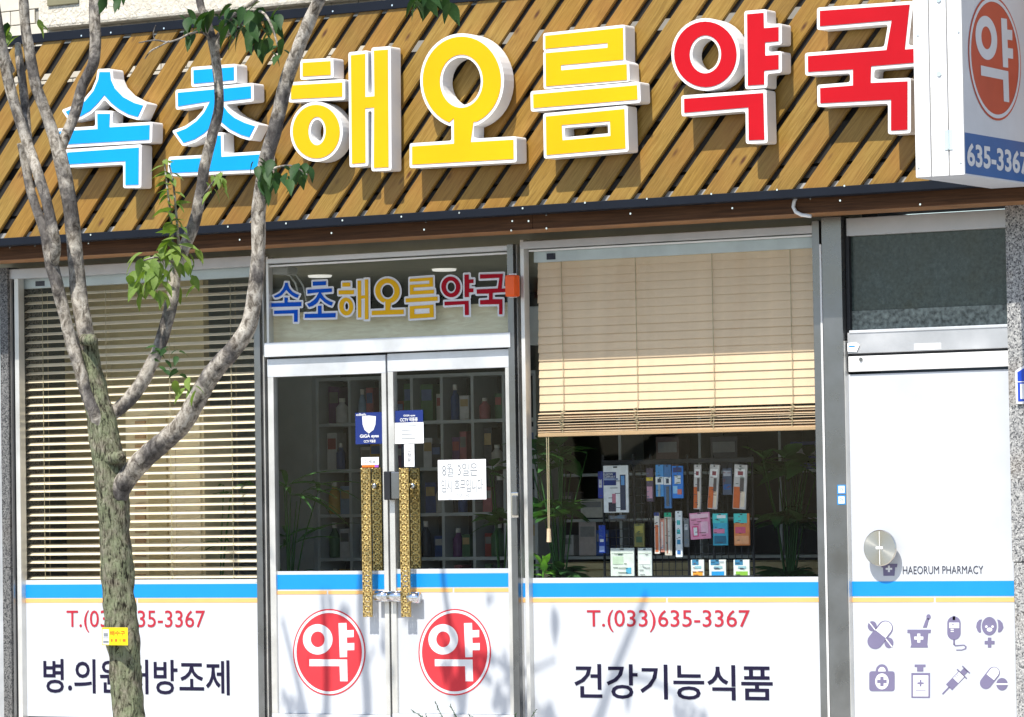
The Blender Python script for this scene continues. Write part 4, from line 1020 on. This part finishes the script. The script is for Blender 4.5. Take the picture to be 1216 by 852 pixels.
pack('pink rounded double pack on the rack', 818.5, 609, 842.5, 640.5, (235, 150, 185), [(.05, .05, .95, .2, (245, 200, 215)), (.12, .5, .42, .9, (225, 90, 140)), (.55, .35, .9, .8, (240, 190, 210)), (.18, .55, .36, .85, W)], tilt=-3)
pack('turquoise floss pack with pink band on the rack', 846.5, 610, 864, 648, (60, 175, 205), [(0, .0, 1, .3, (70, 205, 205)), (.05, .48, .8, .62, (225, 130, 165)), (.1, .7, .9, .95, (30, 110, 140)), (.3, .05, .9, .15, W)])
pack('turquoise and orange floss pack at the right of the rack', 871.5, 610, 890, 648, (225, 135, 75), [(0, 0, .85, .3, (70, 205, 200)), (.1, .42, .75, .62, (215, 90, 120)), (.05, .7, .95, .95, (240, 170, 120))])
for x0, x1, rgb, nm in ((820.5, 836, (245, 165, 60), 'orange'), (842, 862, (40, 150, 215), 'blue'), (871, 890, (140, 190, 70), 'lime green')):
    pack('white pack with %s floss picks in the bottom row of the rack' % nm, x0, 665, x1, 690, (230, 232, 228), [(.1, 0, .6, .25, (60, 130, 170)), (.15, .55, .9, .85, rgb), (.3, .3, .8, .42, (150, 190, 200))])
pack('white box with round blue mark at the foot of the rack', 725, 651, 753, 690, (222, 228, 222), [(.05, .14, .95, .17, (190, 200, 190)), (.1, .25, .55, .5, (195, 215, 190)), (.66, .6, .88, .78, (90, 180, 215)), (.2, .85, .7, .92, (130, 150, 150))], cat='box')
pack('smaller white box beside the one with the blue mark', 757.5, 651, 774, 690, (220, 226, 222), [(.05, .14, .95, .18, (190, 200, 190)), (.1, .4, .9, .5, (240, 242, 240)), (.4, .85, .8, .92, (130, 150, 150))], cat='box')
pack('narrow yellow and green sachet half hidden on the dark side of the rack', 753, 622, 765, 650, (120, 115, 60), [(.1, .1, .9, .4, (160, 150, 70)), (.2, .55, .8, .8, (60, 90, 60))])
pack('black and white card of small brushes between the orange toothbrushes', 858, 556, 869, 588, (70, 80, 100), [(.1, .1, .9, .3, (170, 175, 185)), (.1, .6, .9, .8, (40, 90, 150))])
pack('grey card of dental tools hanging behind the pink double pack', 812, 616, 818, 650, (120, 125, 130), [(.2, .2, .8, .4, (200, 200, 200))])
pack('dim empty peg card below the elbow support pack', 722, 612, 744, 618, (60, 62, 66), [(.1, .2, .9, .7, (110, 112, 115))])
# house plants
def leaf_mesh(name, n=6, fold=.18, curl=.25, wide=.34):
    vs = []; fs = []
    for i in range(n+1):
        t_ = i/n; w_ = wide*math.sin(math.pi*min(1, t_**.8*.98+.01))*(1-.25*t_)
        z_ = -curl*t_*t_
        vs += [(t_, -w_, z_+fold*w_), (t_, 0, z_), (t_, w_, z_+fold*w_)]
    for i in range(n):
        a = i*3; fs += [(a, a+1, a+4, a+3), (a+1, a+2, a+5, a+4)]
    me = bpy.data.meshes.new(name); me.from_pydata(vs, [], fs); me.update()
    for p_ in me.polygons: p_.use_smooth = True
    return me
def add_leaf(me, parent, P, d, size, roll, mat=None):
    o = bpy.data.objects.new('leaf', me); C.objects.link(o); o.parent = parent
    d = Vector(d).normalized(); side = d.cross(Vector((0, 0, 1)))
    if side.length < 1e-3: side = Vector((1, 0, 0))
    side.normalize(); n_ = side.cross(d)
    R = Matrix((d, -side, n_)).transposed() @ Matrix.Rotation(roll, 3, 'X')
    o.matrix_basis = Matrix.Translation(Vector(P)-wloc(parent)) @ R.to_4x4() @ Matrix.Diagonal((size, size, size, 1))
    return o
frond = leaf_mesh('leaf', 6, .3, .5, .05); frond.materials.append(MT['plant'])
broad = leaf_mesh('leaf', 5, .2, .35, .26); broad.materials.append(MT['plant'])
fresh = leaf_mesh('leaf', 5, .2, .3, .26); fresh.materials.append(MT['plant_lit'])
def potted(label, P, h, n, me, size, spread, seed):
    r_ = random.Random(seed); t = thing('potted_plant', label, 'plant', P, 'plants in the shop'); q = Vector(P)
    MB().tube([q, q+Vector((0, 0, .26))], [.12, .16], 16).build('pot', MT['concrete'], t, True)
    st = MB(); tips = []
    for k in range(max(3, n//6)):
        a = r_.uniform(0, 6.28); rr = r_.uniform(.2, 1)*spread
        pts = [q+Vector((math.cos(a)*rr*u*u, math.sin(a)*rr*u*u, .26+(h-.26)*u*r_.uniform(.9, 1))) for u in (0, .4, .7, 1)]
        st.tube(pts, [.008, .006, .005, .003], 5); tips.append(pts)
    st.build('stem', MT['plant'], t, True)
    for k in range(n):
        pts = r_.choice(tips); i = r_.choice((1, 2, 3)); b = pts[i]
        a = r_.uniform(0, 6.28)
        add_leaf(me, t, b, (math.cos(a), math.sin(a), r_.uniform(-.1, .9)), size*r_.uniform(.7, 1.2), r_.uniform(-.5, .5))
potted('dark arching palm inside the left door leaf', tuple(at(345, 830, .5)), 1.35, 46, frond, .42, .22, 1)
potted('dark leafy plant beside the right door edge inside', tuple(at(597, 830, .9)), 1.5, 26, broad, .16, .15, 2)
potted('tall dark leafy plant at the left of the right window', tuple(at(668, 830, .6)), 1.55, 92, broad, .2, .22, 3)
potted('dark leafy plant at the right end of the right window', tuple(at(940, 830, .9)), 1.45, 92, broad, .2, .27, 4)
potted('dark palm at the foot of the left window blind', tuple(at(262, 830, .45)), 1.4, 20, frond, .3, .12, 8)
r_ = random.Random(9)
t = thing('young_plant', 'bright green young plant just inside the right window beside the cord', 'plant', tuple(at(645, 690, .05)))
q = at(645, 690, .06)
MB().tube([q, at(645, 660, .06)], .006, 6).build('stem', MT['plant_lit'], t)
for x, y, dx, dz, s_ in ((645, 676, -.2, 1, .10), (646, 672, .5, .9, .11), (644, 684, -.9, .3, .08), (647, 682, .9, .25, .07), (643, 668, -.45, .9, .09), (646, 680, .2, .8, .10)):
    add_leaf(fresh, t, at(x, y, .06), (dx, -.3, dz), s_, r_.uniform(-.4, .4))

# ------------------------------------------------------------------ street tree
TYY = -2.6
def curve(pts, sub=6):
    "Catmull-Rom through (x, y, width, Y) pixel samples"
    out = []
    n = len(pts)
    for i in range(n-1):
        p0, p1, p2, p3 = pts[max(i-1, 0)], pts[i], pts[i+1], pts[min(i+2, n-1)]
        for k in range(sub):
            t_ = k/sub
            out.append(tuple(.5*(2*b+(c-a)*t_+(2*a-5*b+4*c-d)*t_*t_+(3*b-a-3*c+d)*t_**3) for a, b, c, d in zip(p0, p1, p2, p3)))
    out.append(pts[-1]); return out
from mathutils import noise as mn
def limb(name, pts, mat, parent, n=20, rough=.10, sub=9, freq=22):
    cp = curve(pts, sub); P = [at(x, y, Y) for x, y, w_, Y in cp]; R = [w_*mpp(Y, x, y)/2 for x, y, w_, Y in cp]
    vs = []; fs = []; prev = None
    for i, p in enumerate(P):
        tt_ = (P[min(i+1, len(P)-1)]-P[max(i-1, 0)]).normalized()
        a = tt_.orthogonal().normalized() if prev is None else (prev-tt_*prev.dot(tt_)).normalized()
        prev = a; b = tt_.cross(a)
        for k in range(n):
            d = a*math.cos(2*math.pi*k/n)+b*math.sin(2*math.pi*k/n)
            q = p+d*R[i]
            lump = mn.noise(Vector((q.x*freq, q.y*freq, q.z*freq*.5)))*rough+mn.noise(Vector((q.x*4, q.y*4, q.z*4)))*rough*.8
            vs.append(p+d*R[i]*(1+lump))
    for i in range(len(P)-1):
        for k in range(n): fs.append((i*n+k, i*n+(k+1) % n, (i+1)*n+(k+1) % n, (i+1)*n+k))
    fs.append(tuple(range(n))[::-1]); fs.append(tuple((len(P)-1)*n+k for k in range(n)))
    return MB().poly(vs, fs).build(name, MT[mat], parent, True)
T0 = TYY
base = at(160, 850, T0); base.z = GZ
tree = thing('street_tree', 'street tree with lichened trunk and bare forked branches in front of the left window', 'tree', tuple(base))
limb('trunk', [(166, 1010, 50, T0), (158, 900, 42, T0), (152.5, 850, 38, T0), (146, 760, 39, T0), (140.5, 700, 38.5, T0), (136, 615, 37.5, T0), (131, 560, 40, T0), (124, 520, 38, T0), (117, 485, 31, T0), (110, 447, 27, T0), (105, 412, 23, T0), (103, 400, 21, T0)], 'bark', tree, 56, .13, 22, 26)
limb('branch', [(106, 425, 22, T0), (101, 395, 21, T0-.01), (94, 350, 20, T0-.02), (89, 300, 19, T0-.04), (84, 250, 18, T0-.06), (78, 215, 17.5, T0-.08), (71, 185, 17, T0-.1), (64, 162, 15, T0-.11), (53, 130, 13.5, T0-.12), (42, 99, 13, T0-.14), (35, 61, 13, T0-.16), (30, 30, 12.5, T0-.18), (28, 0, 12, T0-.2), (22, -80, 10, T0-.25), (10, -190, 7, T0-.3)], 'branch', tree)
limb('branch', [(69, 182, 13, T0-.1), (79, 159, 13.5, T0-.06), (90, 132, 13.5, T0-.02), (96, 107, 13, T0), (103, 92, 12.5, T0+.02), (111, 74, 13, T0+.03), (113.5, 46, 13.5, T0+.05), (112, 9, 14, T0+.06), (114, -70, 11, T0+.1), (130, -200, 7, T0+.1)], 'branch', tree)
limb('branch', [(121, 515, 17, T0-.03), (112, 490, 16, T0-.06), (103, 468, 15, T0-.07), (95, 440, 15, T0-.09), (85, 407, 15, T0-.1), (73, 360, 15, T0-.12), (63.5, 322, 16, T0-.14), (59, 302, 15, T0-.15), (54, 278, 12.5, T0-.15), (44, 250, 11.5, T0-.14), (35, 222, 11, T0-.13), (31, 196, 12, T0-.13), (26, 170, 12, T0-.16)], 'branch', tree)
limb('branch', [(64, 312, 12, T0-.15), (66, 292, 13, T0-.2), (59, 255, 13, T0-.22), (48, 215, 13, T0-.22), (35, 178, 13, T0-.2), (23, 142, 13, T0-.2), (12, 105, 13, T0-.22), (5, 72, 13, T0-.25), (0, 44, 12, T0-.28), (-12, -30, 10, T0-.3), (-40, -150, 6, T0-.3)], 'branch', tree)
limb('branch', [(35, 180, 9, T0-.18), (31, 140, 10, T0-.1), (27, 100, 10, T0-.05), (23, 72, 10, T0-.02), (21, 52, 7, T0)], 'branch', tree)
limb('branch', [(14, 84, 8, T0-.2), (8, 66, 7, T0-.1), (2, 40, 6, T0)], 'branch', tree)
limb('branch', [(124, 505, 16, T0+.04), (133, 493, 16, T0+.06), (151, 477, 16.5, T0+.1), (168, 455, 16.5, T0+.13), (180, 432, 16, T0+.15), (189, 412, 15.5, T0+.16), (197, 387, 15.5, T0+.18), (204.5, 354, 15, T0+.2), (209, 321, 14.5, T0+.22), (217, 299, 14.5, T0+.23), (230, 267, 14, T0+.24), (237, 237, 13.5, T0+.25), (243, 199, 13, T0+.26), (251, 164, 12.5, T0+.26), (259, 135, 12, T0+.26), (260, 109, 11.5, T0+.25), (257.5, 80, 12, T0+.24), (254, 57, 12, T0+.22), (249, 36, 10.5, T0+.2), (243, 18, 9, T0+.2), (237, 0, 9, T0+.2), (228, -80, 7, T0+.2), (232, -180, 4, T0+.15)], 'branch', tree)
limb('branch', [(254, 52, 9, T0+.22), (262, 39, 6.5, T0+.2), (275, 22, 6, T0+.15), (290, 9, 5.5, T0+.1), (304, 0, 5, T0+.05), (340, -40, 4, T0)], 'branch', tree)
limb('branch', [(256, 60, 8, T0+.22), (263, 46, 8, T0+.18), (272, 38, 8, T0+.12), (275, 35, 7, T0+.1)], 'branch', tree)
limb('twig', [(250, 46, 3.5, T0+.2), (240, 39, 3, T0+.1), (226, 40, 2.6, T0), (214, 46, 2.4, T0-.05), (200, 50, 2.2, T0-.05), (184, 48, 2, T0-.05), (165, 51, 1.6, T0-.05)], 'branch', tree, 8, 0)
limb('twig', [(201, 49, 2.2, T0-.05), (190, 55, 2, T0-.08), (179, 61, 2, T0-.1), (172, 70, 1.6, T0-.1)], 'branch', tree, 8, 0)
limb('twig', [(184, 48, 1.6, T0-.05), (182, 40, 1.3, T0-.05), (185, 30, 1.2, T0-.05)], 'branch', tree, 6, 0)
limb('branch', [(140, 590, 24, T0-.01), (150, 569, 25, T0-.02), (175, 541, 24, T0-.04), (198, 522, 23.5, T0-.06), (217, 503, 23.5, T0-.07), (237, 469, 23, T0-.09), (254, 441, 22, T0-.1), (277, 415, 20.5, T0-.1), (294, 390, 19.5, T0-.1), (301, 360, 18.5, T0-.1), (306, 315, 17, T0-.1), (307, 280, 16.5, T0-.1), (307.5, 249, 17, T0-.1), (315, 195, 17.5, T0-.1), (327, 152, 17, T0-.1), (340, 97, 16.5, T0-.1), (355, 56, 15.5, T0-.1), (371, 17, 15, T0-.1), (382, -8, 14, T0-.1), (405, -80, 11, T0-.1), (440, -170, 7, T0-.1)], 'branch', tree)
limb('knot', [(100, 404, 14, T0-.06), (108, 404, 15, T0-.10), (110, 405, 11, T0-.16)], 'bark', tree, 14, .1)
limb('knot', [(130, 545, 16, T0-.05), (142, 543, 15, T0-.09), (146, 546, 10, T0-.1)], 'bark', tree, 14, .2)
limb('twig', [(206, 300, 3.5, T0+.15), (203, 260, 3, T0+.05), (199, 225, 2.4, T0), (195, 190, 2, T0)], 'branch', tree, 8, 0)
limb('twig', [(213, 302, 3.5, T0+.15), (210, 262, 3, T0+.05), (206, 220, 2.4, T0), (201, 196, 2, T0)], 'branch', tree, 8, 0)
limb('twig', [(206, 312, 3, T0+.15), (185, 306, 2.4, T0), (165, 312, 2, T0-.05)], 'branch', tree, 8, 0)
limb('twig', [(309, 235, 3.5, T0-.1), (318, 205, 3, T0-.25), (345, 197, 2.4, T0-.3), (365, 208, 2, T0-.3)], 'branch', tree, 8, 0)
limb('twig', [(240, 235, 3, T0+.2), (252, 218, 2.2, T0+.1), (262, 205, 1.8, T0+.05)], 'branch', tree, 8, 0)
limb('branch', [(395, -60, 9, T0-.1), (440, -62, 7, T0-.1), (490, -40, 5, T0-.1), (515, -12, 3.5, T0-.1), (522, 6, 2, T0-.1)], 'branch', tree, 10)
limb('branch', [(285, 12, 4, T0+.1), (310, 14, 3.5, T0), (322, 30, 3, T0-.05), (330, 55, 2, T0-.05)], 'branch', tree, 8)
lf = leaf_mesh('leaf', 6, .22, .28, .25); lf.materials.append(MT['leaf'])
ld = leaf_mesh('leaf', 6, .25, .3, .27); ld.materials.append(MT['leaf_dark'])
rl = random.Random(21)
def leaves(x0, y0, x1, y1, n, me, smin=16, smax=24, Y=0.0, down=.8, spread=.12):
    for _ in range(n):
        x, y = rl.uniform(x0, x1), rl.uniform(y0, y1); Yl = T0+Y+rl.uniform(-spread, spread)
        a = rl.uniform(0, 6.28); s_ = rl.uniform(smin, smax)*1.22*mpp(Yl)
        add_leaf(me, tree, at(x, y, Yl), (math.cos(a)*.75, math.sin(a)*.75, -down+rl.uniform(-.35, .5)), s_, rl.uniform(-.7, .7))
for i in range(11):                 # the two upright sprouts
    u = i/10; y = 298-u*105
    for (xa, xb) in ((206, 195), (213, 201)):
        x = xa+(xb-xa)*u
        for sd in (-1, 1):
            s_ = rl.uniform(18, 29)*mpp(T0)*(1.1-.35*u)
            add_leaf(lf, tree, at(x, y+rl.uniform(-4, 4), T0+.05-.05*u), (sd*rl.uniform(.5, 1), rl.uniform(-.9, .3), rl.uniform(-.55, .35)), s_, rl.uniform(-.6, .6))
leaves(152, 300, 196, 350, 34, lf, 16, 25, -.02)
leaves(188, 282, 214, 338, 18, lf, 16, 24, .1)
leaves(220, 295, 235, 340, 8, lf, 15, 22, .2)
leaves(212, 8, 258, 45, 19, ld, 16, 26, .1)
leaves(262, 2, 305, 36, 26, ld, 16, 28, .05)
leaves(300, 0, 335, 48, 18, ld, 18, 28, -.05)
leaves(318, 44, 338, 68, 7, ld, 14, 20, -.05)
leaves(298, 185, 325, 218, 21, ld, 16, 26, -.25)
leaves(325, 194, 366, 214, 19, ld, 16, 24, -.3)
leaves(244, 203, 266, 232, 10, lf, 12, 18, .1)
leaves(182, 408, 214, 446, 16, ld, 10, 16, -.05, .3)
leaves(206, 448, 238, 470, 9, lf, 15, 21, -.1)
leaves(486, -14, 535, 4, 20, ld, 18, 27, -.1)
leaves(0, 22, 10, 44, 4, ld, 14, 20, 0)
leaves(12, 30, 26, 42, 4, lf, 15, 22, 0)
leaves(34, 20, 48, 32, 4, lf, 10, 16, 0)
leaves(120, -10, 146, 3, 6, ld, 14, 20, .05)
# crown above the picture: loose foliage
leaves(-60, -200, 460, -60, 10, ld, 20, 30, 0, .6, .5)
# yellow tag tied to the trunk
gY = T0-.14
t = thing('tree_tag', 'small yellow and white tag fixed on the tree trunk', 'tag', tuple(at(136, 767, gY)))
X0, X1, Z0, Z1 = rect_px(121, 745.5, 151.5, 766.5, gY)
MB().box(X0, X1, gY, gY+.004, Z0, Z1, .001).build('tag_plate', MT['tag_yellow'], t)
bar('tag_white', 121.8, 747.5, 129.3, 765.5, gY-.0012, .001, MT['p_white'], t, 0)
text_px('tag_text', '배수구', 130.5, 749, 148.5, 755, gY-.0014, MT['tag_orange'], t, .02)
for a, b in ((131.5, 133.5), (136.5, 139), (142, 143), (145.5, 149)): bar('tag_print', a, 759, b, 762.2, gY-.0014, .001, MT['tag_orange'], t, 0)
for a, b, c, d in ((123, 752, 128, 756), (122.5, 761, 128.8, 763.5)): bar('tag_print', a, b, c, d, gY-.0026, .001, MT['pencil'], t, 0)
bar('tag_line', 122, 757.4, 129, 758, gY-.0026, .001, MT['pencil'], t, 0)

# ------------------------------------------------------------------ low yew shrub at the bottom edge
SYY = -1.9
q = at(585, 880, SYY); q.z = GZ
t = thing('yew_shrub', 'low dark green yew shrub whose tips rise at the bottom edge before the doors', 'shrub', tuple(q))
ndl = MB(); stm = MB(); rr = random.Random(3)
def sprig(x0, y0, x1, y1, Y):
    a, b = at(x0, y0, Y), at(x1, y1, Y); stm.tube([a, (a+b)/2+Vector((0, 0, .01)), b], [.004, .003, .0015], 5)
    n = 34
    for k in range(n):
        p = a.lerp(b, (k+1)/n); ax = (b-a).normalized()
        d = ax.cross(Vector((rr.uniform(-1, 1), rr.uniform(-1, 1), rr.uniform(-1, 1)))).normalized()*.8+ax*.6
        e = p+d*.034*(1.1-.6*k/n); s_ = d.cross(ax).normalized()*.004
        ndl.poly([p-s_, p+s_, e], [(0, 1, 2)])
for x0, y0, x1, y1 in ((545, 900, 517, 834), (540, 880, 488, 843), (560, 890, 535, 838), (590, 900, 556, 848), (600, 900, 637, 843), (610, 890, 612, 848), (575, 900, 560, 850), (530, 900, 505, 848)):
    sprig(x0, y0, x1, y1, SYY+rr.uniform(-.1, .1))
for k in range(30):
    x0 = rr.uniform(540, 620); sprig(x0, rr.uniform(900, 960), x0+rr.uniform(-50, 50), rr.uniform(860, 900), SYY+rr.uniform(-.2, .2))
ndl.build('needles', MT['leaf_dark'], t)['kind'] = 'stuff'
stm.tube([q, q+Vector((0, 0, .25))], [.02, .012], 8).build('stem', MT['leaf_dark'], t)
